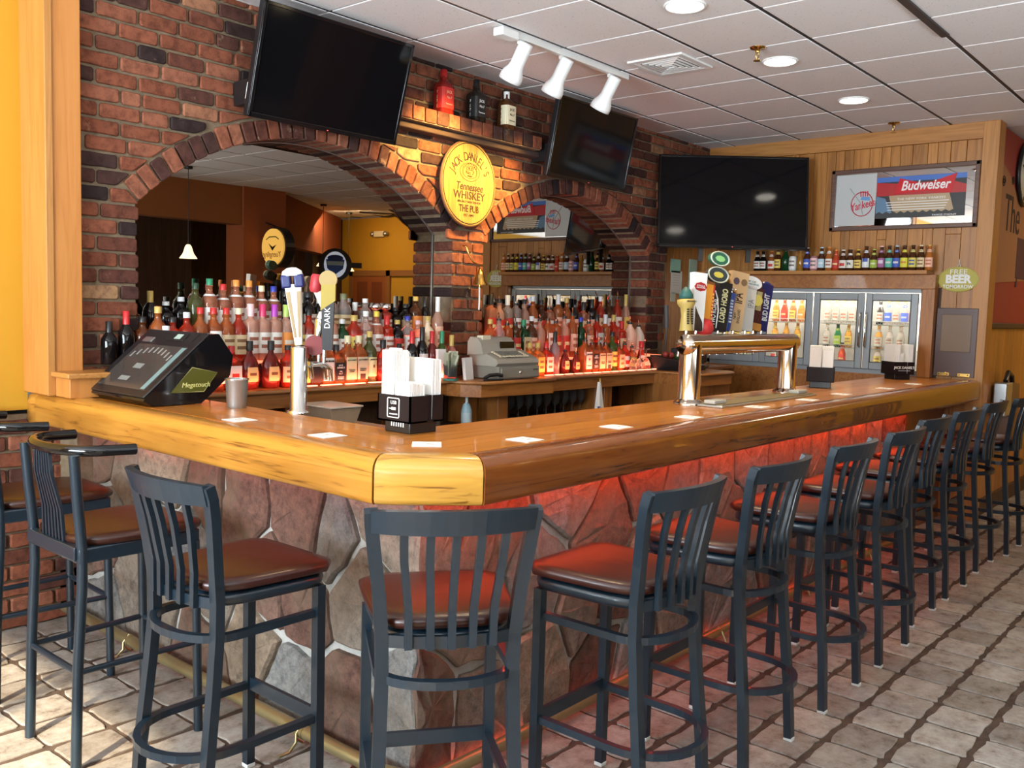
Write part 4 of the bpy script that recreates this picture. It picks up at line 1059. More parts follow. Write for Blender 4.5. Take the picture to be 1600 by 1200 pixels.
GW = {'black': 'black', 'brown': 'brown', 'olive': 'olive green', 'clearamber': 'clear', 'clear': 'clear', 'red': 'red', 'redbright': 'bright red', 'amber': 'amber', 'peach': 'peach', 'green': 'green', 'winegreen': 'green', 'cream': 'cream',
      'maroon': 'maroon', 'rose': 'rose', 'orange': 'orange', 'grey': 'grey', 'jugpeach': 'peach', 'jugcream': 'cream', 'amberc': 'amber', 'gold': 'golden', 'redorange': 'orange-red', 'white': 'white', 'pink': 'pinkish'}
KW = {'liquor': 'spirit bottle', 'tall': 'tall bottle', 'round': 'round bottle', 'wine': 'slim wine bottle', 'square': 'square bottle', 'squat': 'squat round bottle', 'jug': 'jug bottle', 'pyramid': 'tapered bottle'}
CW = {'spout': 'pour spout', 'chromeball': 'chrome stopper', 'whitebig': 'wide white cap', 'darkgreen': 'dark green cap'}
def row(data, y, z, where, group):
    data = sorted(data)
    rad = {'squat': .066, 'jug': .06, 'pyramid': .064, 'round': .05}
    for _ in range(30):
        for i in range(len(data) - 1):
            a, b = data[i], data[i + 1]
            need = rad.get(a[2], .043) + rad.get(b[2], .043) + .002 - (b[0] - a[0])
            if need > 0: data[i] = (a[0] - need / 2,) + a[1:]; data[i + 1] = (b[0] + need / 2,) + b[1:]
    for i, (x, h, k, g, c, l) in enumerate(data):
        if h < .16: h = .16
        lab = '%s %s with %s, %s from left, %s' % (GW[g], KW[k], CW.get(c, c + ' cap'), ORD[i], where)
        bottle(k, g, c, l, h, 'liquor_bottle', lab, group, (x, y, z))
row(LEFT_BACK, 4.335, 1.36, 'top row, wider arch', 'bottles on the top tier under the wider arch')
row(LEFT_MID, 4.205, 1.235, 'middle row, wider arch', 'bottles on the middle tier under the wider arch')
row(LEFT_FRONT, 4.085, ZB, 'front row, wider arch', 'bottles on the counter under the wider arch')
row(RIGHT_BACK, 4.30, 1.32, 'top row, narrower arch', 'bottles on the top tier under the narrower arch')
row(RIGHT_MID, 4.13, 1.20, 'middle row, narrower arch', 'bottles on the middle tier under the narrower arch')
row(RIGHT_FRONT, 3.97, ZB, 'front row, narrower arch', 'bottles on the counter under the narrower arch')

# ================================================================== BEER SHELF AND COOLERS
sh = thing('display_shelf', 'pale oak shelf over the coolers carrying a row of beers', 'shelf')
obj('shelf_board', MB().box((WX - .20, 2.19, 1.912), (WX, 4.2, 1.943), bev=.004), M_trimwood_y, sh)
obj('fascia', MB().box((WX - .10, 2.15, 1.80), (WX, 4.2, 1.912), bev=.003), M_cabinet, sh)
struct('trim_11', MB().box((WX - .10, 2.15, 1.102), (WX, 2.248, 1.799), bev=.003), M_cabinet_z)
BEERS_ = sorted(BEERS, reverse=True)
for i, (y, h, g, c, l) in enumerate(BEERS_):
    k = 'can' if g == 'can' else 'beer'
    lab = ('%s beer can, %s from left on the oak shelf' % ({'white': 'white', 'pink': 'pinkish'}[c], ORD[i])) if k == 'can' else \
        ('%s beer bottle with %s, %s from left on the oak shelf' % (GW.get(g, g), {'none': 'no label', 'IPA': 'white IPA label', 'whitered': 'white and red label', 'bluewhite': 'white and blue label', 'yellowgreen': 'yellow label', 'yellowblue': 'yellow and blue label', 'lightblue': 'light blue label'}.get(l, l + ' label'), ORD[i]))
    bottle(k, c if k == 'can' else g, c, l, h if k == 'can' else max(h, .17), 'beer_can' if k == 'can' else 'beer_bottle', lab, 'beers lined up on the oak shelf', (WX - .12, y, 1.943), PI)

co = thing('back_bar_cooler', 'aluminium four-door glass-front beer cooler set in the planked wall', 'cooler')
CX = 7.655; ZC0, ZC1 = 1.112, 1.798
obj('body', MB().box((CX + .06, 2.25, ZC0), (CX + .40, 4.13, ZC0 + .03)).box((CX + .06, 2.25, ZC1 - .03), (CX + .40, 4.13, ZC1)).box((CX + .38, 2.25, ZC0), (CX + .40, 4.13, ZC1)).box((CX + .06, 2.25, ZC0), (CX + .40, 2.27, ZC1)).box((CX + .06, 4.11, ZC0), (CX + .40, 4.13, ZC1)), M_white, co)
obj('cooler_frame', MB().box((CX + .03, 2.25, ZC1 - .03), (CX + .07, 4.14, ZC1)).box((CX + .03, 2.25, ZC0 - .01), (CX + .07, 4.14, ZC0 + .035)).box((CX + .03, 2.25, ZC0), (CX + .07, 2.27, ZC1)).box((CX + .03, 4.11, ZC0), (CX + .07, 4.14, ZC1)), M_alum, co)
obj('cabinet_base', MB().box((CX - .02, 2.46, 0), (CX + .06, 4.14, ZC0 - .01), bev=.004), M_cabinet, co)
obj('lamp_tube', MB().tube([(CX + .10, 2.3, ZC1 - .05), (CX + .10, 4.1, ZC1 - .05)], .012, 8), M_lamp, co)
DOORS = [(3.62, 4.10), (3.145, 3.61), (2.705, 3.135), (2.28, 2.695)]
for di, (a, b) in enumerate(DOORS):
    f = MB(); s_ = .055
    f.box((CX, a, ZC0 + .025), (CX + .03, a + s_, ZC1 - .035), bev=.006).box((CX, b - s_, ZC0 + .025), (CX + .03, b, ZC1 - .035), bev=.006)
    f.box((CX, a + s_, ZC0 + .025), (CX + .03, b - s_, ZC0 + .085), bev=.006).box((CX, a + s_, ZC1 - .095), (CX + .03, b - s_, ZC1 - .035), bev=.006)
    d = obj('door', f, M_alum, co)
    obj('pane', MB().box((CX + .012, a + s_, ZC0 + .085), (CX + .018, b - s_, ZC1 - .095)), M_glass, d)
    obj('gasket', MB().box((CX + .006, a + s_ - .004, ZC0 + .081), (CX + .010, a + s_ + .006, ZC1 - .091)).box((CX + .006, b - s_ - .006, ZC0 + .081), (CX + .010, b - s_ + .004, ZC1 - .091)).box((CX + .006, a + s_, ZC0 + .081), (CX + .010, b - s_, ZC0 + .089)).box((CX + .006, a + s_, ZC1 - .099), (CX + .010, b - s_, ZC1 - .091)), M_black, d)
    hy = a + .02 if di % 2 == 0 else b - .02
    obj('handle', MB().tube([(CX, hy, 1.60), (CX - .03, hy, 1.585), (CX - .03, hy, 1.33), (CX, hy, 1.315)], .008, 8), M_chrome, d)
    for zz in (1.30, 1.505):
        rk = MB().tube([(CX + .085, a + .03, zz), (CX + .085, b - .03, zz)], .004, 5).tube([(CX + .085, a + .03, zz + .028), (CX + .085, b - .03, zz + .028)], .004, 5)
        pts = []
        n_ = int((b - a - .06) / .02)
        for q in range(n_ + 1): pts.append((CX + .085, a + .03 + (b - a - .06) * q / n_, zz + (.028 if q % 2 else 0)))
        rk.tube(pts, .0025, 4).tube([(CX + .15, a + .03, zz - .003), (CX + .15, b - .03, zz - .003)], .003, 4).tube([(CX + .22, a + .03, zz - .003), (CX + .22, b - .03, zz - .003)], .003, 4).tube([(CX + .30, a + .03, zz - .003), (CX + .30, b - .03, zz - .003)], .003, 4)
        obj('wire_rack', rk, M_white, co)
area('cooler_lamp', (CX + .09, 3.2, ZC1 - .06), (.6, 0, -1), 1.8, .04, 130.0, (1, .93, .74))
CB = [[('peach', 'lime'), ('red', 'red'), ('orange', 'yellow'), ('orange', 'orange'), ('clear', 'white')], [('orange', 'yellow'), ('red', 'red'), ('amberc', 'yellow'), ('orange', 'orange'), ('clear', 'white')],
      [('clear', 'white'), ('clear', 'white'), ('clear', 'white'), ('clear', 'white'), ('clear', 'white')], [('black', 'white'), ('clear', 'blue'), ('clear', 'white'), ('clear', 'blue'), ('red', 'purple')]]
CL = [[('gold', 'yellow')] * 4, [('gold', 'yellow'), ('gold', 'none'), ('gold', 'gold'), ('gold', 'white')], [('clear', 'white'), ('green', 'lime'), ('gold', 'yellow'), ('gold', 'white')], [('gold', 'white'), ('clear', 'white'), ('clear', 'white'), ('gold', 'yellow')]]
CL = [[(g, 'yellow' if l in ('gold',) else l) for g, l in r_] for r_ in CL]
CD = [[('green', 'lime'), ('winegreen', 'white'), ('green', 'white')], [('brown', 'whitered'), ('brown', 'red'), ('green', 'red')], [('green', 'lime'), ('redorange', 'red'), ('redorange', 'red')], [('clear', 'yellow'), ('clear', 'white'), ('gold', 'none')]]
for di, (a, b) in enumerate(DOORS):
    for rows_, z, nm in ((CB, 1.508, 'upper rack'), (CL, 1.303, 'middle rack'), (CD, ZC0 + .032, 'bottom')):
        rr_ = rows_[di]; n_ = len(rr_)
        for i, (g, l) in enumerate(rr_):
            y = b - .075 - (b - a - .15) * i / (n_ - 1)
            bottle('beer', g, 'gold' if g in ('gold', 'clear') else 'black', l if l != 'gold' else 'none', .20 if nm != 'upper rack' else .19, 'beer_bottle',
                   '%s bottle, %s from left on the %s behind the %s cooler door' % (GW[g], ORD[i], nm, ORD[di]), 'bottles inside the lit cooler', (CX + .15, y, z), PI)
# ================================================================== TELEVISIONS
def tv(lab, c, yawd, tiltd, w, h, mount):
    t = thing('television', lab, 'television', c, math.radians(yawd))
    T = Matrix.Rotation(math.radians(tiltd), 4, 'X')
    b = .018
    obj('casing', MB().box((-w / 2, .004, -h / 2), (w / 2, .05, h / 2), T, bev=.008).box((-w * .36, .05, -h * .36), (w * .36, .075, h * .3), T, bev=.01), M_black, t)
    obj('bezel', MB().box((-w / 2, -.006, h / 2 - b), (w / 2, .006, h / 2), T, bev=.003).box((-w / 2, -.006, -h / 2), (w / 2, .006, -h / 2 + b * 1.4), T, bev=.003)
        .box((-w / 2, -.006, -h / 2), (-w / 2 + b, .006, h / 2), T, bev=.003).box((w / 2 - b, -.006, -h / 2), (w / 2, .006, h / 2), T, bev=.003), M_blackg, t)
    obj('screen', MB().box((-w / 2 + b, .0, -h / 2 + b * 1.4), (w / 2 - b, .004, h / 2 - b), T), M_screen, t)
    obj('standby_light', MB().box((-.004, -.0075, -h / 2 + .006), (.004, -.0065, -h / 2 + .010), T), mat('red_pilot_light', (.5, .05, .04), .4, emit=(1, .1, .08), estr=2), t)
    obj('wall_bracket', mount, M_black, t)
    return t
t_ = tv('large dark television tilted down over the wider brick arch', (3.162, 3.97, 2.741), -1.7, 15.7, .964, .56, MB().box((-.12, .06, -.15), (.12, .225, .12)).box((-.47, .10, -.20), (-.43, .225, -.08)))
obj('sticker', MB().box((-.481, .02, -.20), (-.479, .05, -.12), Matrix.Rotation(math.radians(15.7), 4, 'X')), M_white, t_)
tv('dark television tilted down over the narrower brick arch', (5.535, 3.97, 2.75), -.8, 10.7, .944, .549, MB().box((-.12, .06, -.15), (.12, .225, .12)).box((-.44, .08, -.16), (-.40, .225, -.04)))
t_ = tv('biggest flat television angled in front of the planked wall above the coolers', (7.113, 3.655, 2.498), -52, -8.0, 1.247, .785, MB().box((-.03, .07, -.04), (.03, .62, .02)).box((-.26, .055, -.50), (-.22, .085, .1)).box((.14, .055, -.50), (.18, .085, .1)))
obj('foot_bar', MB().tube([(-.12, -.01, -.39), (0, -.03, -.395), (.12, -.01, -.39)], .01, 6), M_blackg, t_)

# ================================================================== WALL PIECES ON THE BRICK
wsn = thing('barrel_sign', 'round barrel-head whiskey sign with branded lettering hung between the arches', 'sign', (4.41, 4.165, 2.352))
RW, RH = .252, .268
n_ = 8
for k in range(n_):
    xa = -RW + 2 * RW * k / n_; xb = -RW + 2 * RW * (k + 1) / n_
    lo = [(xa + .0008 + (xb - xa - .0016) * q / 5) for q in range(6)]
    pl = [(x, -RH * math.sqrt(max(1 - (x / RW) ** 2, 0))) for x in lo] + [(x, RH * math.sqrt(max(1 - (x / RW) ** 2, 0))) for x in reversed(lo)]
    obj('stave', MB().prism(pl, -.012 - (k % 2) * .001, .012, 'y'), wood('barrel_oak', [(.1, (.24, .135, .030)), (.9, (.36, .22, .055))], 'z', rough=.6, vary=.1) if k == 0 else bpy.data.materials['barrel_oak'], wsn)
obj('hoop', MB().tube([(RW * 1.01 * math.cos(2 * PI * k / 40), -.002, RH * 1.01 * math.sin(2 * PI * k / 40)) for k in range(40)], .010, 6, True), cmat((.10, .045, .02), .7), wsn)
obj('rim_char', MB().tube([(RW * .965 * math.cos(2 * PI * k / 40), -.013, RH * .965 * math.sin(2 * PI * k / 40)) for k in range(40)], .0035, 4, True), M_brownink, wsn)
yk = -.0145
def arc_text(s, size, cx, cz, rad, a0, a1, m, parent, y, sx=.8):
    for i, ch in enumerate(s):
        if ch == ' ': continue
        a = a0 + (a1 - a0) * i / (len(s) - 1)
        text(ch, size, m, parent, (cx + rad * math.cos(a), y, cz + rad * math.sin(a)), (PI / 2, PI / 2 - a, 0), sx=sx)
arc_text("JACK DANIEL'S", .078, 0, -.01, .182, math.radians(154), math.radians(30), M_brownink, wsn, yk, .75)
obj('oval_ring', MB().tube([(.092 * math.cos(2 * PI * k / 36), yk, .075 + .058 * math.sin(2 * PI * k / 36)) for k in range(36)], .0016, 4, True).tube([(.068 * math.cos(2 * PI * k / 36), yk, .075 + .040 * math.sin(2 * PI * k / 36)) for k in range(36)], .0013, 4, True), M_brownink, wsn)
arc_text('TENNESSEE', .014, 0, .045, .082, math.radians(135), math.radians(45), M_brownink, wsn, yk, 1)
text('OLD', .032, M_brownink, wsn, (0, yk, .095), R_Y); text('No. 7', .034, M_brownink, wsn, (0, yk, .070), R_Y); text('BRAND', .013, M_brownink, wsn, (0, yk, .048), R_Y)
text('Tennessee', .070, M_brownink, wsn, (0, yk, -.022), R_Y, shear=.2, sx=.85, bold=.0008)
text('WHISKEY', .070, M_brownink, wsn, (0, yk, -.078), R_Y, sx=1.0, bold=.001)
text('SPECIALLY SELECTED FOR', .019, M_brownink, wsn, (0, yk, -.118), R_Y)
text('THE PUB', .064, M_brownink, wsn, (0, yk, -.163), R_Y, sx=.75, bold=.001)
text('EST 1997', .026, M_brownink, wsn, (0, yk, -.205), R_Y)
for nm, x, glass, lab_c, cap_c, ink, words_ in (('red label', 4.135, (.30, .02, .015), (.60, .03, .025), (.5, .02, .02), (.8, .5, .3), 'Jack Fire'), ('black label', 4.435, (.02, .015, .012), (.012, .012, .012), (.012, .012, .012), (.8, .8, .78), 'Jack'), ('cream label', 4.735, (.10, .035, .012), (.74, .66, .46), (.05, .03, .02), (.03, .02, .02), 'Jack')):
    b = thing('display_bottle', 'square whiskey bottle with %s standing on the projecting brick shelf' % nm, 'bottle', (x, 4.135, 2.742), 0, 'bottles on the brick shelf')
    prof, r, sq, sx, sy, c0, c1, cr = KIND['square']; h = .275; r = .052
    obj('body', MB().lathe(rev(prof, h, r), 20, (0, 0, 0), 6), gmat(glass, .25), b)
    obj('cap', MB().lathe([(.021, h * .83), (.021, h), (.001, h)], 12), cmat(cap_c, .4), b)
    if nm == 'cream label': obj('neck_label', MB().lathe([(.0215, h * .76), (.0215, h * .93)], 12, cap=False), M_white, b)
    lb = link('label', label_mesh(prof, h, r, 6, 1, 1, .12, .58, 1.6, [cmat(lab_c, .5), cmat(lab_c, .5)], seg=14), b)
    mm = cmat(ink, .5)
    text("JACK", .026, mm, lb, (0, -.0535, h * .48), R_Y, sx=.8); text('No.7', .022, mm, lb, (0, -.0535, h * .36), R_Y); text('Tennessee', .014, mm, lb, (0, -.0535, h * .22), R_Y)
    for q in range(4): text('7' if q % 2 else 'J', .022, mm, lb, (-.0535, 0, h * (.18 + .1 * q)), R_X)
bl_ = thing('brass_bell', 'brass bell on a curled bracket hung from the pier, white pull cord', 'bell', (4.52, 4.14, 1.70))
obj('bell_cup', MB().lathe([(.052, 0), (.050, .008), (.036, .03), (.030, .06), (.024, .085), (.010, .095), (.006, .105)], 18), M_brass, bl_)
obj('clapper', MB().tube([(0, 0, .05), (0, 0, -.012)], .004, 6).lathe([(.001, -.022), (.008, -.015), (.001, -.008)], 8), M_brass, bl_)
obj('pull_cord', MB().tube([(0, 0, -.015), (.002, 0, -.10), (0, 0, -.165)], .006, 6), M_white, bl_)
obj('bracket', MB().tube([(-.10, .065, .255), (-.105, .03, .245), (-.085, .02, .19), (-.06, .01, .15), (-.02, 0, .135), (0, 0, .105)], .005, 6), M_brass, bl_)

# ================================================================== PLANKED WALL PIECES
bm_ = thing('framed_mirror', 'framed beer advertising mirror with red bow tie emblem on the planked wall', 'mirror picture', (WX - .005, 2.475, 2.532), -PI / 2)
W2, H2 = .575, .252
fb = .035
obj('picture_frame', MB().box((-W2, -.03, H2 - fb), (W2, .0, H2), bev=.006).box((-W2, -.03, -H2), (W2, 0, -H2 + fb), bev=.006).box((-W2, -.03, -H2), (-W2 + fb, 0, H2), bev=.006).box((W2 - fb, -.03, -H2), (W2, 0, H2), bev=.006), M_frame, bm_)
mg = obj('mirror_glass', MB().box((-W2 + fb, -.012, -H2 + fb), (W2 - fb, -.004, H2 - fb)), M_mirror_b, bm_)
yq = -.0128
obj('emblem_panel', MB().prism([(-.535, -.21), (-.205, -.21), (-.205, .21), (-.535, .21)], yq + .0004, yq + .001, 'y'), cmat((.52, .54, .54), .15), mg)
obj('banner_panel', MB().prism([(-.20, -.16), (.48, -.16), (.48, .17), (-.20, .17)], yq, yq + .001, 'y'), cmat((.02, .02, .025), .3), mg)
obj('blue_light_band', MB().prism([(-.20, .13), (.48, .13), (.48, .17), (-.20, .17)], yq - .0006, yq, 'y'), cmat((.06, .16, .5), .3), mg)
obj('red_sky', MB().prism([(-.20, .02), (.48, .02), (.48, .08), (.36, .12), (.0, .11), (-.20, .13)], yq - .0008, yq, 'y'), cmat((.42, .015, .02), .3), mg)
obj('sunset', MB().prism([(-.06, -.12), (.40, -.12), (.36, .02), (-.10, .02)], yq - .0008, yq, 'y'), cmat((.42, .30, .17), .4), mg)
obj('blue_crowd', MB().prism([(-.20, -.13), (-.06, -.13), (-.13, .0), (-.20, .02)], yq - .0008, yq, 'y'), cmat((.10, .20, .32), .4), mg)
obj('bow_tie', MB().prism([(-.02, .155), (.18, .10), (.41, .17), (.37, .02), (.18, .045), (-.06, .03)], yq - .003, yq - .001, 'y'), cmat((.55, .012, .02), .25), mg)
text('Budweiser', .105, cmat((.82, .80, .80), .3), mg, (.175, yq - .0036, .09), R_Y, shear=.25, sx=.82, bold=.0022)
text('THE NEW YORK YANKEES', .026, M_white, mg, (.15, yq - .0012, -.012), R_Y, sx=1.2)
for k, zz in enumerate((-.035, -.055, -.075, -.095)): obj('roof_stripe', MB().box((-.12 + .005 * k, yq - .0014, zz - .003), (.36 - .01 * k, yq - .0008, zz + .003)), M_white, mg)
text('YANKEE STADIUM', .020, M_white, mg, (.33, yq - .0012, -.148), R_Y, sx=1.1)
red_ = cmat((.50, .02, .05), .4)
obj('crowd', MB().prism([(-.20, -.16), (.48, -.16), (.48, -.10)] + [(.48 - .68 * k / 24, -.118 + (.012 if k % 2 else -.004)) for k in range(1, 25)], yq - .0014, yq - .0009, 'y'), cmat((.03, .03, .03), .5), mg)
obj('emblem_ring', MB().tube([(-.315 + .088 * math.cos(2 * PI * k / 32), yq, -.035 + .098 * math.sin(2 * PI * k / 32)) for k in range(32)], .004, 4, True), red_, mg)
text('Yankees', .088, red_, mg, (-.31, yq - .001, -.045), (PI / 2, -.22, 0), shear=.2, sx=.68, bold=.0015)
obj('emblem_hat', MB().prism([(-.33, .0), (-.25, -.01), (-.255, .02), (-.32, .025)], yq - .001, yq, 'y'), cmat((.12, .3, .6), .4), mg)
for k in range(4): obj('hat_stripe', MB().prism([(-.33 + .018 * k, .025), (-.322 + .018 * k, .025), (-.324 + .019 * k, .07), (-.334 + .019 * k, .07)], yq - .001, yq, 'y'), red_, mg)
obj('bat', MB().tube([(-.30, yq, -.135), (-.33, yq, -.02), (-.42, yq, .10)], .004, 5), cmat((.35, .35, .38), .4), mg)
fbm = thing('hanging_sign', 'oval yellow-green beer sign hung on the planked wall right of the beers', 'sign', (WX - .012, 2.008, 1.878), -PI / 2)
obj('plaque', MB().prism(ellipse(.150, .098, 36), -.008, .0, 'y'), cmat((.42, .36, .05), .5), fbm)
obj('rim_line', MB().tube([(.145 * math.cos(2 * PI * k / 36), -.008, .093 * math.sin(2 * PI * k / 36)) for k in range(36)], .003, 4, True), cmat((.55, .50, .10), .5), fbm)
obj('hanger', MB().tube([(-.01, -.003, .10), (0, -.003, .13), (.01, -.003, .10)], .003, 5).tube([(0, 0, .13), (0, -.004, .155)], .004, 5), M_white, fbm)
text('FREE', .055, M_white, fbm, (0, -.009, .056), R_Y, sx=1.15)
text('BEER', .085, M_white, fbm, (0, -.009, .0), R_Y, sx=1.0, bold=.004)
text('TOMORROW', .040, M_white, fbm, (0, -.009, -.057), R_Y, sx=.9, bold=.0008)
fp = thing('flap_door', 'dark framed wooden flap panel with two brass hinges at the bar end', 'panel', (WX - .004, 1.995, 1.385), -PI / 2)
obj('board', MB().box((-.15, -.022, -.265), (.15, .0, .27), bev=.004), cmat((.075, .035, .03), .35), fp)
obj('inset', MB().box((-.11, -.027, -.07), (.11, -.02, .22), bev=.003), cmat((.17, .10, .05), .4), fp)
for x in (-.075, .075):
    hg = obj('hinge', MB().box((x - .045, -.027, -.262), (x + .045, -.022, -.235), bev=.002), M_brass, fp)
    obj('screw', MB().lathe([(.005, 0), (.004, .003)], 8, T=Tm((x - .03, -.027, -.248), rx=PI / 2)).lathe([(.005, 0), (.004, .003)], 8, T=Tm((x + .03, -.027, -.248), rx=PI / 2)), M_black, hg)
ck = thing('wall_clock', 'black-rimmed round wall clock on the dark red wall', 'clock', (8.70, 1.812, 2.79))
obj('dial', MB().lathe([(.001, 0), (.24, 0), (.24, .01), (.001, .012)], 32, T=Tm((0, 0, 0), rx=PI / 2)), cmat((.62, .64, .58), .5), ck)
obj('rim', MB().tube([(.245 * math.cos(2 * PI * k / 36), -.012, .245 * math.sin(2 * PI * k / 36)) for k in range(36)], .018, 8, True), M_black, ck)
for k in range(12):
    a = PI / 2 - 2 * PI * (k + 1) / 12
    text(['I', 'II', 'III', 'IIII', 'V', 'VI', 'VII', 'VIII', 'IX', 'X', 'XI', 'XII'][k], .05, M_ink, ck, (.19 * math.cos(a), -.0135, .19 * math.sin(a)), (PI / 2, PI / 2 - a, 0))
obj('hand', MB().tube([(0, -.016, 0), (.07, -.016, .10)], .004, 4).tube([(0, -.018, 0), (-.13, -.018, .07)], .003, 4), M_ink, ck)
# notes pinned to the recess planks
for nm, (x, z, w_, h_), c, lab in (('note', (7.235, 1.975, .17, .12), (.30, .55, .42), 'pale green note pinned to the recess planks'), ('note', (7.26, 1.83, .19, .20), (.66, .64, .56), 'white printed notice pinned below the green note'),
                                   ('note', (7.55, 1.90, .14, .30), (.42, .58, .46), 'taller pale green sheet pinned right of the white notice'), ('note', (7.21, 1.695, .08, .08), (.55, .58, .45), 'small scrap of paper pinned at the bottom of the notices')):
    t = obj(nm, MB().box((x - w_ / 2, 4.249, z - h_ / 2), (x + w_ / 2, 4.253, z + h_ / 2)), cmat(c, .8)); tag(t, lab, 'note')
    if lab.startswith('white'):
        for q in range(5): obj('print_line', MB().box((x - .06, 4.2482, z + .06 - q * .022), (x + .05, 4.2488, z + .063 - q * .022)), cmat((.35, .34, .3), .8), t)
cb_ = obj('cable', MB().tube([(7.02, 4.20, 1.62), (7.0, 4.17, 1.45), (6.98, 4.17, 1.30), (6.93, 4.15, 1.16)], .008, 6).tube([(7.0, 4.19, 1.62), (7.0, 4.18, 1.5), (7.0, 4.18, 1.42)], .022, 8), cmat((.09, .09, .09), .5)); tag(cb_, 'grey handset and cord hanging at the brick wall end', 'cord')

# ================================================================== ON THE BAR: TAP TOWER
tw = thing('draft_tower', 'polished goalpost beer tower with many tap handles on the bar', 'beer tower', (0, 0, ZT))
for x in (4.045, 5.20):
    obj('column', MB().lathe([(.075, 0), (.075, .012), (.060, .02), (.055, .03), (.055, .30)], 28, (x, 2.27, 0)), M_copper, tw)
obj('crossbar', MB().tube([(4.045, 2.27, .33), (4.05, 2.27, .352), (4.0, 2.27, .352)], .056, 4) if False else MB().tube([(3.99, 2.27, .298), (5.256, 2.27, .298)], .052, 28), M_copper, tw)
for xe, sg in ((5.256, 1), (3.99, -1)):
    obj('end_cap', MB().lathe([(.052, 0), (.046, .012), (.001, .014)], 24, T=Tm((xe, 2.27, .298), ry=sg * PI / 2)), M_copper, tw)
FX_ = [4.167, 4.266, 4.345, 4.427, 4.505, 4.585, 4.684, 4.831, 4.935, 5.04]
for x in FX_:
    f = obj('faucet', MB().tube([(x, 2.31, .298), (x, 2.37, .298), (x, 2.40, .28), (x, 2.41, .23)], .011, 8).tube([(x, 2.37, .298), (x, 2.37, .375)], .008, 8), M_chrome, tw)
def handle(name, x, lean, shape, z0=1.462):
    """shape(t) adds parts in local coordinates (origin at the handle's foot)"""
    t = thing(name, shape[0], 'tap handle', (x, 2.37, z0), 0, 'tap handles on the goalpost tower')
    t.rotation_euler = (math.radians(-4), math.radians(lean), math.radians(-22)); t.scale = (1.0, 1.0, .84) if 'vase' in shape[0] else (1.55, 1.2, .92)
    shape[1](t)
def paddle(t, w0, w1, h, d, m, nm='paddle'):
    return obj(nm, MB().add([(-w0, -d, 0), (w0, -d, 0), (w0, d, 0), (-w0, d, 0), (-w1, -d, h), (w1, -d, h), (w1, d, h), (-w1, d, h)], [(0, 3, 2, 1), (4, 5, 6, 7), (0, 1, 5, 4), (1, 2, 6, 5), (2, 3, 7, 6), (3, 0, 4, 7)]), m, t)
RV = (PI / 2, -PI / 2, 0)
def h_vase(t):
    obj('vase', MB().lathe([(.036, 0), (.034, .02), (.026, .09), (.030, .14), (.046, .165), (.046, .19), (.03, .195)], 16), cmat((.46, .33, .09), .5), t)
    obj('hop_top', MB().lathe([(.02, .195), (.038, .20), (.036, .225), (.02, .255), (.004, .27)], 10), cmat((.02, .10, .09), .5), t)
    for q in range(7): obj('print_mark', MB().box((-.016, -.036, .04 + q * .014), (-.009, -.027, .050 + q * .014)).box((.010, -.035, .04 + q * .014), (.017, -.027, .050 + q * .014)), M_ink, t)
    text('BREWING', .014, M_ink, t, (0, -.047, .178), R_Y)
def h_white(t):
    paddle(t, .020, .028, .33, .016, M_white)
    p = obj('badge', MB().prism(ellipse(.026, .026, 8, 0, .25), -.019, -.015, 'y'), cmat((.36, .012, .012), .4), t); text('STELLA\nARTOIS', .011, M_white, p, (0, -.0195, .25), R_Y)
    obj('flame_trim', MB().prism([(-.018, 0), (.018, 0), (.015, .05), (-.005, .10), (-.018, .14)], -.018, -.0155, 'y'), M_chrome, t)
def h_orange(t):
    paddle(t, .014, .018, .27, .014, cmat((.72, .30, .03), .35)); p = obj('red_side', MB().box((.016, -.013, .02), (.026, .013, .27)), cmat((.5, .03, .02), .4), t)
    obj('ball', MB().lathe([(.01, -.04), (.032, -.02), (.040, .015), (.034, .05), (.02, .07)], 12), cmat((.55, .03, .03), .4), t)
    for q in range(9): obj('print_mark', MB().box((.018, -.0138, .05 + q * .02), (.024, -.0128, .062 + q * .02)), cmat((.7, .45, .1)), p)
def h_roads(t):
    paddle(t, .020, .022, .26, .014, M_black); text('TWO ROADS', .028, M_white, t, (-.004, -.0146, .11), RV, sx=.9, bold=.0006)
    obj('road_curve', MB().tube([(.012, -.015, .02), (.014, -.015, .12), (.006, -.015, .19), (-.008, -.015, .235)], .003, 4), M_white, t)
    for q, (zz, c) in enumerate(((.33, (.04, .05, .05)), (.425, (.03, .12, .07)))):
        d = obj('disc', MB().prism(ellipse(.044 - .004 * q, .044 - .004 * q, 20, 0, zz), -.012, .012, 'y'), cmat(c, .4), t)
        obj('disc_rim', MB().tube([((.044 - .004 * q) * math.cos(2 * PI * k / 20), -.012, zz + (.044 - .004 * q) * math.sin(2 * PI * k / 20)) for k in range(20)], .004, 5, True), cmat((.45, .50, .42), .4), d)
        obj('hop_mark', MB().prism(ellipse(.022, .018, 8, 0, zz), -.0135, -.012, 'y'), cmat((.62, .52, .08) if q == 0 else (.25, .55, .2), .4), d)
def h_hobo(t):
    paddle(t, .026, .028, .29, .018, M_black); text('LORD HOBO', .034, cmat((.72, .68, .36), .4), t, (0, -.0186, .15), RV, sx=1.0, bold=.001)
    obj('crown', MB().lathe([(.022, .29), (.026, .30), (.018, .325), (.022, .345), (.004, .36)], 8), M_brass, t)
def h_blue(t):
    obj('bottle_grip', MB().lathe([(.018, 0), (.022, .02), (.026, .18), (.030, .22), (.026, .25), (.012, .265)], 14), cmat((.03, .07, .25), .3), t); obj('silver_cap', MB().lathe([(.027, .222), (.031, .235), (.027, .255)], 14), M_chrome, t)
    for q in range(8): obj('print_mark', MB().box((-.005, -.0285, .05 + q * .018), (.006, -.024, .060 + q * .018)), cmat((.5, .55, .6)), t)
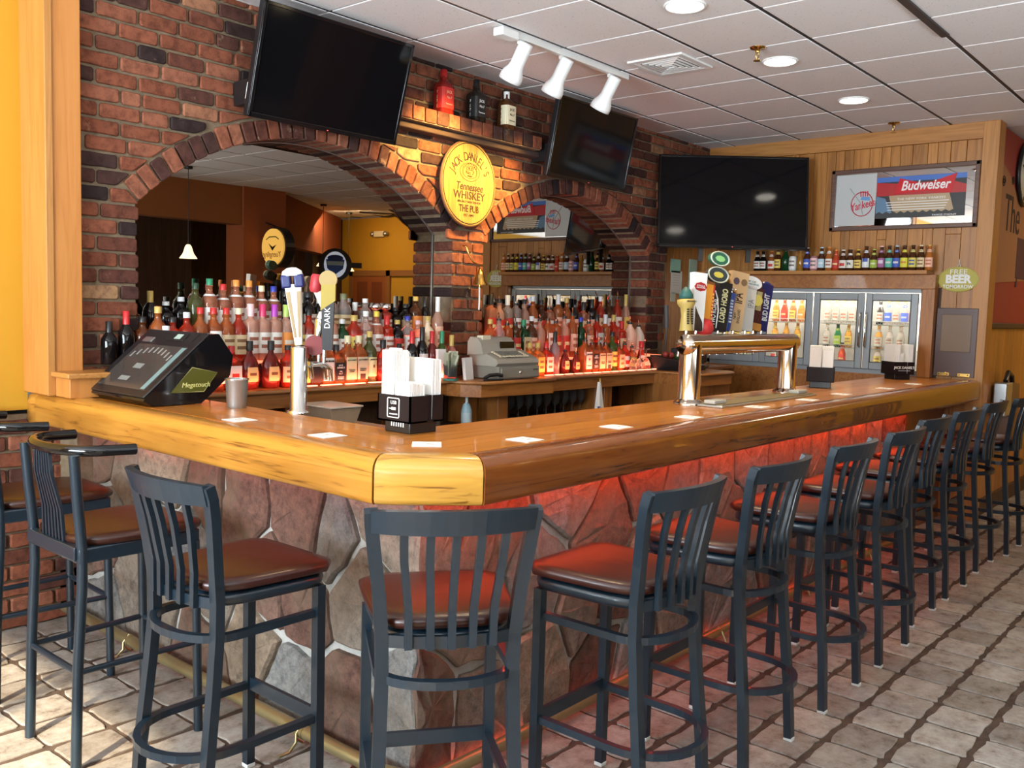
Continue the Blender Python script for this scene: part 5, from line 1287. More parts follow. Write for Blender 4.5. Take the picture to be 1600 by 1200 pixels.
def h_ipa(t):
    paddle(t, .030, .040, .36, .014, cmat((.55, .36, .18), .5)); text('IPA', .058, M_brownink, t, (0, -.0146, .20), RV, sx=.8, bold=.001); text('NEW\nENGLAND', .018, M_brownink, t, (0, -.0146, .09), RV)
    for q in (-1, 1): obj('shield', MB().prism(ellipse(.014, .022, 8, q * .018, .30), -.0165, -.014, 'y'), cmat((.09, .06, .08) if q < 0 else (.20, .12, .06), .4), t)
def h_pale(t):
    paddle(t, .024, .030, .28, .014, cmat((.58, .56, .50), .5)); text('IPA', .04, cmat((.2, .2, .2)), t, (.008, -.0146, .17), RV)
    d = obj('top_disc', MB().prism(ellipse(.052, .042, 20, .0, .30), -.014, .012, 'y'), M_white, t); text('SIP OF\nSUNSHINE', .016, cmat((.1, .2, .2)), d, (0, -.0146, .30), R_Y)
    obj('yellow_disc', MB().prism(ellipse(.026, .036, 14, .038, .20), -.012, .010, 'y'), cmat((.55, .45, .10), .4), t)
def h_amber(t):
    paddle(t, .022, .022, .27, .014, cmat((.07, .015, .012), .35)); obj('label', MB().box((-.013, -.016, .13), (.013, -.0138, .25)), cmat((.45, .38, .18), .4), t); obj('amber_base', MB().box((-.026, -.02, 0), (.026, .02, .05), bev=.006), cmat((.5, .22, .05), .3), t)
    obj('knob', MB().lathe([(.012, .27), (.016, .29), (.004, .31)], 8), M_brass, t)
def h_bud(t):
    paddle(t, .018, .026, .30, .014, cmat((.015, .02, .12), .3)); text('BUD LIGHT', .034, M_white, t, (0, -.0146, .15), RV, bold=.001)
    obj('rounded_top', MB().lathe([(.026, .29), (.022, .31), (.006, .32)], 12, sy=.55), cmat((.015, .02, .12), .3), t)
for (nm, x, lean, sh_) in (('tap_handle', 4.167, 0, ('yellow vase-shaped tap handle with green top, far left of the tower', h_vase)), ('tap_handle', 4.266, 4, ('tall white tap handle with red badge on the goalpost tower', h_white)),
    ('tap_handle', 4.345, 7, ('orange tap handle with red ball foot on the goalpost tower', h_orange)), ('tap_handle', 4.427, 8, ('black tap handle topped by two round discs on the goalpost tower', h_roads)),
    ('tap_handle', 4.505, 10, ('black tap handle with gold lettering and crown on the goalpost tower', h_hobo)), ('tap_handle', 4.585, 9, ('blue bottle-shaped tap handle with silver cap on the goalpost tower', h_blue)),
    ('tap_handle', 4.684, 8, ('tan wooden tap handle with two shields on the goalpost tower', h_ipa)), ('tap_handle', 4.831, 7, ('pale grey tap handle with white oval top on the goalpost tower', h_pale)),
    ('tap_handle', 4.935, 9, ('dark red tap handle with brass knob on the goalpost tower', h_amber)), ('tap_handle', 5.04, 9, ('dark navy tap handle, last on the right of the goalpost tower', h_bud))):
    handle(nm, x, lean, sh_)
dt = thing('drip_tray', 'long drip mat tray with two white boxes under the beer tower', 'tray', (4.55, 2.12, ZT))
obj('tray', MB().box((-.55, -.06, 0), (.60, .075, .012), bev=.003), M_steel, dt)
obj('rubber_mat', MB().box((-.53, -.05, .012), (.58, .065, .016)), cmat((.20, .15, .07), .8), dt)
for x in (4.03, 5.02):
    t = obj('white_box', MB().box((x - .03, 2.10, ZT + .0165), (x + .09, 2.16, ZT + .034), bev=.004), cmat((.42, .42, .38), .6))
    tag(t, 'flat white box at the %s end of the drip tray' % ('near' if x < 4.5 else 'far'), 'box')

# single tap column on the short side
tc = thing('draft_column', 'steel single beer column with three tap handles on the short side of the bar', 'beer tower', (2.275, 3.07, ZT))
obj('column', MB().lathe([(.046, 0), (.046, .008), (.034, .012), (.034, .265), (.030, .272), (.001, .274)], 24), M_chrome, tc)
for k, (dx, dy) in enumerate(((.03, .05), (.05, 0), (.03, -.05))):
    obj('faucet', MB().tube([(dx, dy, .20), (dx + .05, dy * 1.2, .20), (dx + .08, dy * 1.3, .18), (dx + .085, dy * 1.3, .13)], .010, 8).tube([(dx + .05, dy * 1.2, .20), (dx + .05, dy * 1.2, .27)], .008, 8), M_chrome, tc)
def h_sam(t):
    paddle(t, .014, .034, .25, .016, M_white); obj('gold_flank', MB().prism([(-.012, .03), (-.030, .22), (-.014, .22), (-.004, .03)], -.019, -.016, 'y').prism([(.012, .03), (.030, .22), (.014, .22), (.004, .03)], -.019, -.016, 'y'), cmat((.32, .22, .10), .4), t)
    obj('blue_cap', MB().box((-.046, -.022, .235), (-.006, .022, .29), bev=.008).box((.006, -.022, .235), (.046, .022, .29), bev=.008), cmat((.012, .018, .11), .35), t); obj('white_peak', MB().lathe([(.046, .285), (.040, .305), (.02, .318), (.001, .32)], 12, sy=.55), M_white, t)
def h_leg(t):
    obj('disc', MB().prism(ellipse(.042, .042, 20, -.01, .02), -.014, .01, 'y'), cmat((.18, .012, .012), .4), t); obj('silver_boot', MB().lathe([(.02, .06), (.026, .12), (.022, .13)], 12), M_chrome, t)
    obj('leg', MB().tube([(0, 0, .13), (.005, 0, .15), (.02, 0, .165), (0, 0, .20), (-.03, 0, .25)], .018, 10), cmat((.75, .62, .55), .4), t); obj('red_top', MB().lathe([(.02, .235), (.028, .25), (.026, .30), (.02, .31)], 12, (-.034, 0, 0)), cmat((.36, .02, .03), .5), t)
def h_dark(t):
    paddle(t, .020, .026, .22, .016, M_black); text('DARK', .032, M_white, t, (0, -.0166, .13), RV); obj('gold_top', MB().prism([(-.028, .16), (.030, .20), (.030, .265), (-.026, .265)], -.018, .016, 'y'), cmat((.32, .23, .025), .35), t)
    obj('round_top', MB().prism(ellipse(.036, .036, 20, 0, .285), -.014, .012, 'y'), cmat((.32, .22, .07), .4), t)
for nm, loc, lean, zr, sh_ in (('tap_handle', (2.33, 3.145, 1.375), -6, -45, ('white and gold tap handle with blue cap on the single column', h_sam)), ('tap_handle', (2.355, 3.055, 1.355), 6, -45, ('leg-shaped tap handle with red disc on the single column', h_leg)), ('tap_handle', (2.345, 2.975, 1.36), 0, -45, ('black tap handle with gold top on the single column', h_dark))):
    t = thing(nm, sh_[0], 'tap handle', loc, 0, 'tap handles on the single column'); t.rotation_euler = (0, math.radians(lean), math.radians(zr)); sh_[1](t)

# napkin caddies
def caddy(lab, x, y, rz, front):
    t = thing('napkin_caddy', lab, 'napkin holder', (x, y, ZT), math.radians(rz))
    obj('base', MB().box((-.065, -.065, 0), (.065, .065, .045), bev=.004), M_black, t)
    obj('holder', MB().box((-.084, -.084, .04), (.084, .084, .046)).box((-.084, -.084, .04), (-.078, .084, .135)).box((.078, -.084, .04), (.084, .084, .135)).box((-.084, -.084, .04), (.0, -.078, .135)).box((.03, -.084, .04), (.084, -.078, .135)).box((-.084, .078, .04), (.084, .084, .135)).box((0, -.074, .04), (.03, -.05, .135)), mat('holder_plastic', (.016, .010, .010), .45, spec=.15), t)
    if front == 'charge':
        ic = MB().tube([(-.0855, .03 * c, .09 + .034 * s) for c, s in ((-.9, -1), (.9, -1), (1, -.9), (1, .9), (.9, 1), (-.9, 1), (-1, .9), (-1, -.9))], .0022, 5, True)
        obj('socket_mark', ic, M_white, t); text('USB', .018, M_white, t, (-.0848, 0, .108), (PI / 2, 0, -PI / 2)); obj('plug_symbol', MB().box((-.086, -.012, .082), (-.0845, .010, .092)).box((-.086, .010, .0855), (-.0845, .022, .0885)), M_white, t)
        obj('print_mark', MB().box((-.0855, -.02, .066), (-.0845, .02, .070)), M_white, t)
        for k in range(6): obj('port', MB().box((-.0665, -.034 + k * .012, .022), (-.0645, -.029 + k * .012, .040)), M_white, t)
    elif front:
        text(front, .026, M_white, t, (0, -.0852, .092), R_Y, bold=.0006); obj('print_mark', MB().box((-.05, -.0856, .068), (.05, -.0842, .0705)), M_white, t)
    def stack(nm, lab2, x0, x1, y0, y1, z1):
        s = thing(nm, lab2, 'napkins', (x, y, ZT + .047), math.radians(rz))
        n_ = 9
        for k in range(n_):
            a = x0 + (x1 - x0) * k / n_; b = x0 + (x1 - x0) * (k + 1) / n_
            obj('napkin', MB().box((a + .0004, y0 + rnd.uniform(0, .003), 0), (b - .0004, y1 - rnd.uniform(0, .004), z1 + rnd.uniform(-.006, .006)), bev=.002), M_paper, s)
    return stack
s_ = caddy('black napkin caddy with white charger mark at the bar corner', 2.262, 2.39, 0, 'charge')
s_('napkin_stack', 'tall white napkin stack on the left in the corner caddy', -.076, -.0, .01, .076, .245); s_('napkin_stack', 'white napkin stack on the right in the corner caddy', .032, .076, -.074, .07, .215); s_('napkin_stack', 'low white napkins between the tall stacks in the corner caddy', -.076, -.002, -.074, .006, .13)
s_ = caddy('black napkin caddy on the bar beyond the beer tower', 5.80, 2.30, 20, '')
s_('napkin_stack', 'left white napkin stack in the caddy beyond the beer tower', -.076, .0, .0, .074, .22); s_('napkin_stack', 'right white napkin stack in the caddy beyond the beer tower', .032, .076, -.074, .07, .215); s_('napkin_stack', 'low front napkins in the caddy beyond the beer tower', -.076, -.002, -.074, -.004, .19)
s_ = caddy('black napkin caddy near the far end of the bar by the flap', 7.22, 2.27, -38, "JACK DANIEL'S")
s_('napkin_stack', 'left white napkin stack in the caddy at the far bar end', -.076, -.03, -.074, .07, .215); s_('napkin_stack', 'right white napkin stack in the caddy at the far bar end', .032, .076, -.074, .07, .215); s_('napkin_stack', 'low middle napkins in the caddy at the far bar end', -.028, -.002, -.074, .07, .15)

# countertop game terminal
gt = thing('game_terminal', 'black countertop touch-screen game terminal at the left end of the bar', 'game terminal', (0, 0, ZT))
prof = [(1.905, .004), (1.868, .026), (1.872, .036), (2.175, .30), (2.215, .302), (2.285, .205), (2.27, .12), (2.15, .018), (2.13, .004)]
obj('housing', MB().prism(prof, 3.56, 4.07, 'y'), M_blackg, gt)
sl = math.atan2(.264, .303)
T = Matrix.Translation((1.872, 3.815, .036)) @ Matrix.Rotation(-sl, 4, 'Y')
obj('bezel', MB().box((.0, -.255, 0), (.40, .255, .010), T, bev=.006), M_black, gt)
sc_ = obj('screen', MB().box((.035, -.215, .010), (.30, .20, .012), T), mat('idle_screen', (.05, .042, .038), .12), gt)
obj('side_menu', MB().box((.04, -.21, .0122), (.295, -.175, .0128), T), cmat((.16, .24, .24), .3), sc_)
for q in range(9):
    a = .6 + .25 * q
    obj('menu_icon', MB().box((.17 + .08 * math.sin(a), .16 - .04 * q, .0122), (.205 + .08 * math.sin(a), .172 - .04 * q, .0128), T), cmat((.25, .24, .23), .3), sc_)
obj('centre_icon', MB().box((.15, -.02, .0122), (.18, .05, .0128), T).box((.075, -.01, .0122), (.10, .07, .0128), T), cmat((.20, .21, .20), .3), sc_)
obj('card_reader', MB().box((.335, -.12, .010), (.385, .02, .014), T, bev=.002).box((.335, -.20, .010), (.39, -.19, .013), T), M_black, gt)
obj('coin_label', MB().box((.345, -.09, .0142), (.375, -.04, .015), T), cmat((.35, .45, .40), .4), gt)
obj('name_plate', MB().box((.315, .12, .010), (.345, .20, .015), T, bev=.002), M_steel, gt)
sp = obj('side_window', MB().prism([(1.985, .055), (2.085, .16), (2.205, .135), (2.14, .055)], 3.556, 3.56, 'y'), mat('olive_side_glow', (.06, .06, .012), .25, emit=(.25, .24, .03), estr=.12), gt); sp['label'] = 'olive lit side window with white word'
text('Megatouch', .030, cmat((.62, .60, .22), .4), sp, (2.102, 3.5552, .085), R_Y, shear=.2)
obj('window_rim', MB().tube([(1.985, 3.556, .055), (2.085, 3.556, .16), (2.205, 3.556, .135), (2.14, 3.556, .055)], .0015, 5, True), cmat((.6, .58, .25), .3), gt)
t = thing('shaker_tin', 'steel cocktail shaker tin beside the game terminal', 'cup', (2.175, 3.36, ZT))
obj('tin', MB().lathe([(.036, 0), (.040, .01), (.047, .115), (.050, .12), (.048, .124), (.043, .118), (.036, .012), (.001, .01)], 20, cap=False), M_steel, t)
obj('rim', MB().tube([(.049 * math.cos(2 * PI * k / 20), .049 * math.sin(2 * PI * k / 20), .122) for k in range(20)], .003, 6, True), M_chrome, t)
# coasters
CO = [(1.955, 3.0, 88), (1.955, 2.475, 88), (2.08, 2.12, -45), (2.42, 1.985, 2), (2.98, 1.985, 0), (3.53, 1.975, 3), (4.23, 1.99, 0), (4.84, 1.985, 0), (5.40, 2.01, 0), (6.14, 2.0, 0), (6.79, 2.02, 0)]
for i, (x, y, a) in enumerate(CO):
    t = obj('coaster', MB().box((-.048, -.048, 0), (.048, .048, .0025), bev=.001), M_paper, None, (x, y, ZT + .0002), (0, 0, math.radians(a)))
    obj('print', MB().box((.0, -.012, .0025), (.022, -.002, .0028)).box((-.02, .01, .0025), (.01, .014, .0028)), cmat((.35, .35, .35), .8), t)
    tag(t, ['white coaster on the short side near the game terminal', 'white coaster on the short side, second from the corner', 'white coaster behind the chamfered corner block'][i] if i < 3 else 'white coaster on the long side, %s from the bar corner' % ORD[i - 3], 'coaster', 'coasters along the rail')
# ================================================================== REGISTER AND COUNTER THINGS
cr_ = thing('cash_register', 'beige cash register on the bumped-out counter before the brick pier', 'cash register', (4.555, 3.80, ZB))
BE = cmat((.36, .33, .27), .5); BD = cmat((.24, .22, .18), .5)
obj('drawer_case', MB().box((-.205, 0, .004), (.205, .24, .085), bev=.004), BD, cr_)
d = obj('drawer', MB().box((-.185, -.008, .012), (.195, .004, .074), bev=.004), BD, cr_)
obj('lock', MB().lathe([(.011, 0), (.009, .006), (.001, .007)], 12, T=Tm((0, -.008, .045), rx=PI / 2)), M_chrome, d)
obj('maker_plate', MB().box((.13, -.0095, .055), (.18, -.008, .064)), cmat((.08, .07, .06)), d)
obj('keyboard_housing', MB().prism([(.02, .085), (.0, .105), (.01, .13), (.15, .18), (.245, .19), (.245, .085)], -.215, .20, 'x'), BE, cr_)
obj('display_hump', MB().prism([(.11, .16), (.13, .225), (.165, .262), (.225, .268), (.248, .235), (.248, .15)], -.235, .10, 'x'), BE, cr_)
T = Tm((0, .012, .134), rx=math.atan2(.05, .14))
kb = obj('key_field', MB().box((-.10, .025, .0), (.11, .105, .004), T), cmat((.17, .16, .13), .5), cr_)
for i in range(9):
    for j in range(4):
        obj('key', MB().box((-.165 + i * .033, .014 + j * .024, .003), (-.140 + i * .033, .032 + j * .024, .010), T, bev=.003), M_cream if (i in (0, 8) or j == 0) else cmat((.20, .19, .16), .5), kb)
obj('display_window', MB().box((-.06, .118, .195), (.08, .126, .238), None), M_blackg, cr_).rotation_euler = (0, 0, 0)
obj('receipt_slot', MB().box((-.20, .15, .25), (-.12, .20, .278), bev=.004), M_cream, cr_)
t = thing('tip_jar', 'jar stuffed with folded dollar bills beside the cash register', 'jar', (4.075, 3.96, ZB))
obj('jar', MB().lathe([(.036, 0), (.042, .01), (.044, .09), (.047, .10)], 14, cap=False), M_glass, t)
obj('base', MB().lathe([(.05, 0), (.05, .012), (.001, .013)], 14), cmat((.02, .16, .12), .5), t)
for k in range(7):
    a = k * .9; T = Tm((.012 * math.cos(a), .012 * math.sin(a), .02 + .004 * k), rz=a, rx=.25 - .08 * k, ry=.3 * math.sin(k * 2.1))
    obj('bill', MB().box((-.03, -.0008, 0), (.03, .0008, .14), T).box((-.016, -.0012, .05), (.016, .0012, .09), T, 1), [cmat((.42, .42, .30), .8), cmat((.25, .30, .20), .8)], t)
t = thing('paper_stack', 'white paper pad standing against the cash register', 'paper', (4.235, 3.94, ZB)); obj('pad', MB().box((-.05, 0, 0), (.05, .02, .14), Tm(rz=.25, rx=-.12)), M_paper, t)
t = thing('receipt_roll', 'white box of receipts behind the dollar bill jar', 'box', (4.07, 4.06, ZB)); obj('carton', MB().box((-.035, -.03, 0), (.035, .03, .19), bev=.003), M_paper, t)
t = thing('stapler', 'black stapler lying before the cash register drawer', 'stapler', (4.30, 3.80, ZB), -.2); obj('jaw', MB().box((-.07, -.015, 0), (.07, .015, .012), bev=.004), M_black, t); obj('arm', MB().tube([(-.07, 0, .016), (-.03, 0, .034), (.03, 0, .038), (.07, 0, .03)], .012, 8), M_black, t)
# things on the right of the back counter
t = thing('black_tray', 'black rubber bin of bar fruit and tools at the brick wall end', 'bin', (6.55, 3.78, ZB), .1)
obj('bin', MB().add([(-.20, -.14, 0), (.20, -.14, 0), (.20, .12, 0), (-.20, .12, 0), (-.23, -.17, .07), (.23, -.17, .03), (.23, .15, .10), (-.23, .15, .12)], [(0, 3, 2, 1), (4, 5, 6, 7), (0, 1, 5, 4), (1, 2, 6, 5), (2, 3, 7, 6), (3, 0, 4, 7)]), M_black, t)
for k in range(6): obj('fruit', MB().lathe([(.001, 0), (.022, .01), (.026, .025), (.018, .045), (.001, .05)], 10, (-.15 + .055 * k, .05 - .02 * (k % 2), .10 - .006 * k)), cmat(((.30, .03, .02), (.05, .13, .03))[k in (3, 4)], .4), t)
obj('cup_holder', MB().box((.05, .0, .08), (.17, .1, .17), bev=.01), M_black, t)
for k in range(3):
    t = thing('stem_glass', 'upside-down stem glass beside the black bin, %s from left' % ORD[k], 'glass', (6.02 + .085 * k, 3.868, ZB), 0, 'stem glasses beside the black bin')
    obj('bowl', MB().lathe([(.036, 0), (.040, .05), (.020, .09), (.005, .10)], 12, cap=False), M_glass, t); obj('stem', MB().lathe([(.005, .10), (.004, .16), (.034, .17), (.034, .173)], 12), M_glass, t)
# under the counter
obj('ledge', MB().box((2.26, 3.86, .78), (6.2, 4.19, .80)), M_darkwood, bc)
def wine_glass(x, y, lab):
    t = thing('wine_glass', lab, 'glass', (x, y, .80), 0, 'wine glasses on the shelf below the counter')
    obj('bowl', MB().lathe([(.004, .075), (.030, .10), (.036, .13), (.030, .18)], 12, cap=False), M_glass, t); obj('stem', MB().lathe([(.034, 0), (.030, .004), (.004, .01), (.004, .076)], 12), M_glass, t)
    return t
g0 = wine_glass(4.60, 3.92, 'stemmed wine glass below the counter, first in front row from left')
for k in range(1, 18):
    g_ = copy_tree(g0); r_ = k // 9; g_.location = (4.60 + .1 * (k % 9), 3.92 + .1 * r_, .80); g_['label'] = 'stemmed wine glass below the counter, %s in %s row from left' % (ORD[k % 9], ('front', 'rear')[r_])
for k in range(4):
    t = thing('tumbler', 'clear tumbler on the shelf left of the blue soap bottle, %s from left' % ORD[k], 'glass', (3.66 + .085 * (k % 4), 3.92, .80), 0, 'tumblers below the counter')
    obj('glass', MB().lathe([(.030, 0), (.036, .13), (.034, .13), (.028, .008)], 12, cap=False), M_glass, t); obj('rim', MB().tube([(.035 * math.cos(2 * PI * q / 12), .035 * math.sin(2 * PI * q / 12), .13) for q in range(12)], .0015, 4, True), M_glass, t)
t = thing('soap_bottle', 'pale blue soap bottle below the counter by the register', 'bottle', (4.20, 3.93, .80)); obj('body', MB().lathe([(.030, 0), (.034, .01), (.034, .10), (.022, .14), (.012, .15)], 14), cmat((.36, .55, .62), .35), t); obj('cap', MB().lathe([(.011, .148), (.010, .185), (.006, .19)], 10), M_white, t)
obj('label', MB().lathe([(.0345, .03), (.0345, .09)], 14, cap=False), cmat((.55, .68, .72), .4), t)
t = thing('bar_towel', 'white bar towel hung on a hook below the counter lip', 'towel', (5.44, 3.79, .82)); obj('cloth', MB().add([(-.045, 0, 0), (-.01, -.025, 0), (.03, 0, .0), (.055, -.02, 0), (-.012, 0, .22), (0, -.012, .22), (.012, 0, .22), (.02, -.006, .22)], [(0, 1, 5, 4), (1, 2, 6, 5), (2, 3, 7, 6), (0, 4, 7, 3)]), M_paper, t)
obj('hook', MB().tube([(.004, .02, .24), (.004, -.01, .245), (.004, -.01, .215)], .004, 6), M_brass, t); obj('printed_mark', MB().box((-.03, -.022, .03), (.0, -.0195, .045)), cmat((.05, .1, .35)), t)
t = thing('bottle_opener', 'metal bottle opener screwed to the post below the counter', 'opener', (3.77, 3.995, .93)); obj('plate', MB().box((-.025, 0, -.03), (.025, .012, .04), bev=.004), M_steel, t); obj('jaw', MB().tube([(-.022, -.004, -.01), (0, -.02, -.03), (.022, -.004, -.01)], .006, 6), M_steel, t)
sb = thing('sink_bench', 'stainless under-bar bench behind the short side of the bar', 'bench', (0, 0, 0))
obj('bench_top', MB().box((2.32, 2.62, .90), (3.17, 3.95, .93), bev=.004), M_steel, sb)
for x, y in ((2.36, 2.68), (3.12, 2.68), (2.36, 3.86), (3.12, 3.86)): obj('leg', MB().tube([(x, y, 0), (x, y, .90)], .02, 8), M_steel, sb)
t = thing('plastic_tub', 'clear plastic tub with a pale lid on the under-bar bench', 'tub', (3.02, 3.80, .93)); obj('tub', MB().add([(-.08, -.11, 0), (.08, -.11, 0), (.08, .11, 0), (-.08, .11, 0), (-.10, -.13, .085), (.10, -.13, .085), (.10, .13, .085), (-.10, .13, .085)], [(0, 3, 2, 1), (0, 1, 5, 4), (1, 2, 6, 5), (2, 3, 7, 6), (3, 0, 4, 7)]), cmat((.42, .30, .20), .3), t); obj('lid', MB().box((-.108, -.138, .085), (.108, .138, .095), bev=.004), cmat((.55, .47, .38), .35), t)
# dispenser on the wainscot
t = thing('towel_dispenser', 'steel and brown dispenser on the wainscot behind the far stools', 'dispenser', (8.35, 1.80, .55))
obj('steel_case', MB().box((-.22, -.10, .25), (-.02, 0, .52), bev=.01), M_steel, t); obj('brown_side', MB().prism([(-.02, .05), (.30, .05), (.22, .50), (-.02, .52)], -.10, 0, 'y'), cmat((.16, .08, .045), .4), t); obj('lower_case', MB().box((-.06, -.10, -.06), (.2, 0, .05), bev=.01), M_steel, t)
obj('hood', MB().tube([(-.10, -.06, .53), (-.02, -.06, .60), (.10, -.06, .57), (.24, -.06, .35), (.28, -.06, .15)], .02, 8), M_black, t)

# ================================================================== CEILING FIXTURES
CANS = [(2.87, 2.42), (4.09, 2.415), (5.29, 2.455), (6.50, 2.455)]
for i, (x, y) in enumerate(CANS):
    t = thing('recessed_light', ['recessed ceiling light above the bar corner', 'recessed ceiling light nearest above the bar, cut by the top edge', 'recessed ceiling light beside the brass sprinkler', 'recessed ceiling light nearest the planked wall'][i], 'ceiling light', (x, y, ZC), 0, 'recessed lights over the bar')
    obj('trim_ring', MB().tube([(.098 * math.cos(2 * PI * k / 32), .098 * math.sin(2 * PI * k / 32), -.003) for k in range(32)], .008, 8, True), M_white, t)
    obj('lit_lens', MB().lathe([(.001, -.002), (.092, -.002), (.092, .004)], 32), M_lamp, t)
    spot('can_beam', (x, y, ZC - .02), (x, y, 0), 95, (1, .72, .40), 85, .8, .09)
for x, y in ((4.957, 2.44), (7.417, 2.475)):
    t = thing('sprinkler_head', 'brass sprinkler head between two recessed lights' if x < 6 else 'brass sprinkler head near the planked wall', 'sprinkler', (x, y, ZC))
    obj('flange', MB().lathe([(.045, 0), (.042, -.008), (.015, -.012), (.012, -.03)], 16), M_brass, t); obj('frame', MB().tube([(.012, 0, -.028), (.018, 0, -.05), (.006, 0, -.07)], .004, 6).tube([(-.012, 0, -.028), (-.018, 0, -.05), (-.006, 0, -.07)], .004, 6).lathe([(.022, -.072), (.022, -.076)], 12), M_brass, t)
t = thing('air_vent', 'square white louvred air vent in the ceiling', 'vent', (4.985, 3.03, ZC))
obj('vent_frame', MB().box((-.19, -.19, -.012), (.19, -.155, 0), bev=.003).box((-.19, .155, -.012), (.19, .19, 0), bev=.003).box((-.19, -.155, -.012), (-.155, .155, 0), bev=.003).box((.155, -.155, -.012), (.19, .155, 0), bev=.003), M_white, t)
obj('dark_throat', MB().box((-.155, -.155, -.004), (.155, .155, -.001)), M_black, t)
for k in range(5):
    q = .145 - .029 * k
    obj('louvre', MB().tube([(-q, -q, -.008 - .002 * k), (q, -q, -.008 - .002 * k), (q, q, -.008 - .002 * k), (-q, q, -.008 - .002 * k)], .01, closed=True, flat=(.009, .003), up=(0, .5, 1)), M_white, t)
tk = thing('track_light', 'white ceiling track carrying three spotlight heads', 'track light', (0, 0, 0))
obj('track', MB().box((3.92, 3.375, ZC - .035), (5.06, 3.41, ZC), bev=.004), M_white, tk)
obj('feed_box', MB().box((3.80, 3.36, ZC - .05), (3.94, 3.43, ZC - .005), bev=.006), M_white, tk)
HEADS = [(3.99, (4.05, 4.2, 2.45)), (4.37, (4.44, 4.2, 2.25)), (4.87, (4.72, 4.2, 2.25))]
for i, (x, tg) in enumerate(HEADS):
    h = thing('spotlight_head', ['left white spotlight head on the ceiling track', 'middle white spotlight head on the ceiling track', 'right white spotlight head on the ceiling track'][i], 'spotlight', (x, 3.392, ZC - .035), 0, 'white track spotlights')
    obj('mount', MB().box((-.018, -.012, -.022), (.018, .012, 0), bev=.003).tube([(0, 0, -.02), (0, 0, -.085)], .008, 8), M_white, h)
    T = Tm((0, -.01, -.075), rx=math.radians(32))
    obj('shade', MB().lathe([(.001, .065), (.038, .062), (.040, .055), (.040, -.06), (.046, -.085), (.060, -.11), (.066, -.135), (.066, -.16), (.062, -.16), (.060, -.13), (.040, -.09)], 24, T=T, cap=False), mat('white_enamel', (.80, .81, .80), .4) if i == 0 else bpy.data.materials['white_enamel'], h)
    obj('lamp_face', MB().lathe([(.001, -.125), (.055, -.13)], 16, T=T, cap=False), mat('warm_bulb', (1, .8, .5), .5, emit=(1, .72, .35), estr=5) if i == 0 else bpy.data.materials['warm_bulb'], h)
    p_ = Vector((x, 3.392, ZC - .035)) + (T @ Vector((0, 0, -.175)))
    spot('track_beam', p_, tg, (230, 135, 230)[i], (1, .60, .16), (60, 52, 56)[i], .9, .04)
# ---- the part of the room the wider mirror shows
def pendant(lab, x, y, z, c):
    t = thing('pendant_lamp', lab, 'pendant lamp', (x, y, 0)); obj('cord', MB().tube([(0, 0, ZC), (0, 0, z + .1)], .004, 5).lathe([(.05, ZC - .03), (.05, ZC)], 12), M_black, t)
    obj('shade', MB().lathe([(.02, z + .10), (.035, z + .08), (.06, z), (.10, z - .06)], 16, cap=False), mat('lit_shade', (1, .85, .55), .5, emit=c, estr=5), t); obj('bulb', MB().lathe([(.001, z - .03), (.03, z), (.02, z + .04)], 10), M_lamp, t)
pendant('lit bell-shaped pendant reflected at the left of the wider mirror', 5.7, -1.0, 2.08, (1, .80, .45)); pendant('lit pendant reflected near the middle of the wider mirror', 9.0, -2.75, 2.18, (1, .80, .45)); pendant('lit pendant reflected beside the round blue sign', 10.0, -3.35, 2.16, (1, .75, .35))
ps = thing('pub_sign', 'lit round yellow pub sign reflected in the wider mirror', 'sign', (7.40, -1.68, 2.28), -PI / 2)
obj('drum', MB().prism(ellipse(.27, .27, 32), -.05, .09, 'y'), M_black, ps); f_ = obj('lit_face', MB().prism(ellipse(.245, .245, 32), -.075, -.05, 'y'), mat('lit_yellow_face', (.8, .5, .1), .4, emit=(1, .60, .14), estr=1.5), ps); obj('bracket', MB().box((-.05, -.02, -.06), (.32, .03, .06)).tube([(.0, .02, .26), (.28, .02, .34)], .012, 6), M_black, ps)
text('Yuengling', .105, cmat((.25, .04, .02)), f_, (0, -.0765, -.10), R_Y, shear=.2); obj('eagle_mark', MB().prism([(-.09, .03), (0, .0), (.09, .05), (.02, -.03), (0, -.05)], -.077, -.0752, 'y'), M_ink, f_); obj('print_mark', MB().tube([(-.14, -.076, .10), (-.07, -.076, .135), (.07, -.076, .135), (.14, -.076, .10)], .008, 4), cmat((.12, .16, .04)), f_)
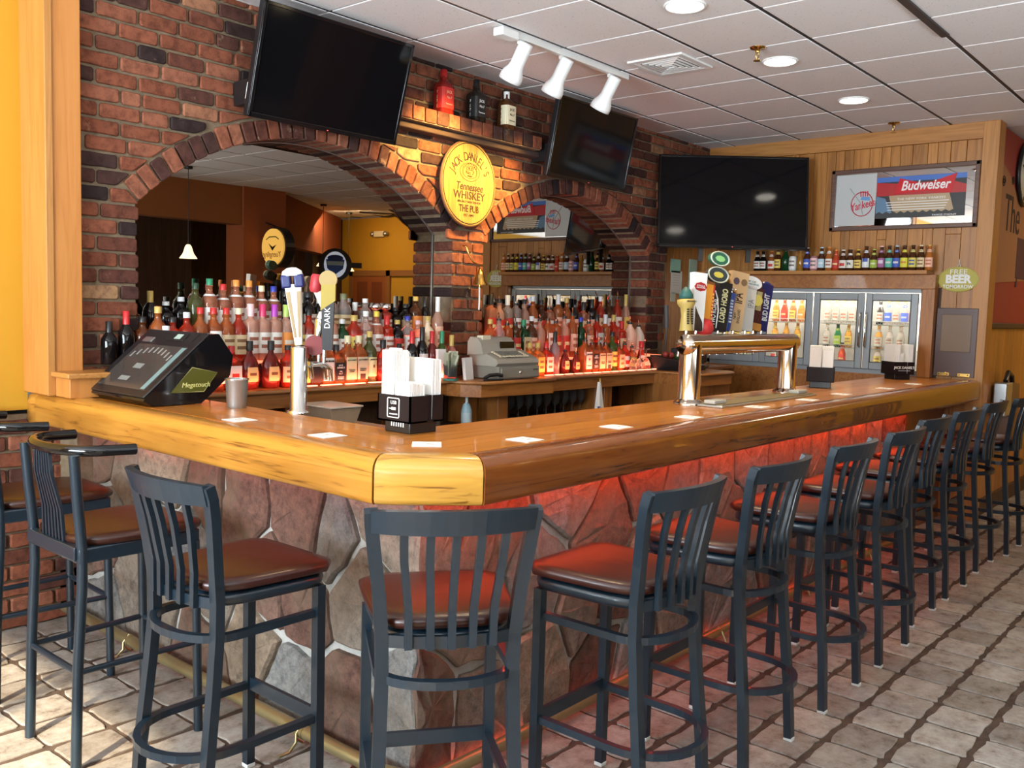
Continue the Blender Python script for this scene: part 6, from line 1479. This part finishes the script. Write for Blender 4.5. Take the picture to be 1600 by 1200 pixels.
bs_ = thing('pub_sign', 'round blue and white lit pub sign reflected before the yellow wall', 'sign', (8.98, -2.42, 2.14), math.atan2(-.63, -.77) + PI * 0 - PI / 2 + PI / 2)
bs_.rotation_euler = (0, 0, math.atan2(.77, -.63) + PI / 2)
obj('drum', MB().prism(ellipse(.25, .25, 28), -.03, .08, 'y'), M_black, bs_); f_ = obj('lit_face', MB().prism(ellipse(.17, .20, 24), -.045, -.03, 'y'), mat('lit_blue_face', (.5, .6, .8), .4, emit=(.65, .78, 1), estr=1.0), bs_); obj('shield', MB().prism([(-.14, .08), (.14, .08), (.12, -.06), (0, -.15), (-.12, -.06)], -.048, -.0452, 'y'), cmat((.03, .10, .42)), f_); obj('cap_mark', MB().prism(ellipse(.12, .05, 16, 0, .1), -.0485, -.0452, 'y'), cmat((.02, .06, .3)), f_); obj('name_band', MB().box((-.12, -.05, -.01), (.12, -.0475, .05)), cmat((.45, .7, .85)), f_)
obj('bracket', MB().box((-.40, -.01, -.04), (-.2, .03, .04)), M_black, bs_)
t = thing('emergency_light', 'twin-lamp emergency light reflected high on the yellow wall', 'light', (FX - .06, -3.45, 2.78), -PI / 2); obj('box', MB().box((-.13, -.0, -.05), (.13, .05, .05), bev=.01), M_cream, t); 
for x in (-.17, .17): obj('lamp', MB().lathe([(.001, 0), (.05, 0), (.055, .04), (.03, .07)], 12, (x, .02, -.03)), M_steel, t)
fn = thing('ceiling_fan', 'dark ceiling fan reflected at the top of the wider mirror', 'fan', (9.2, -1.2, ZC)); obj('stem', MB().lathe([(.06, 0), (.05, -.05), (.02, -.06), (.02, -.14), (.09, -.16), (.09, -.24), (.03, -.27)], 14), M_darkwood, fn)
for k in range(5):
    a = 2 * PI * k / 5; obj('blade', MB().box((.10, -.06, -.21), (.60, .06, -.20), Tm(rz=a)), M_darkwood, fn)
area('room_lamp', (9.6, -3.0, 2.95), (.5, -.2, -1), .8, .8, 60, (1, .78, .45)); area('room_lamp', (9.4, 0.2, 3.0), (0, .0, -1), .6, .6, 30, (1, .80, .55))
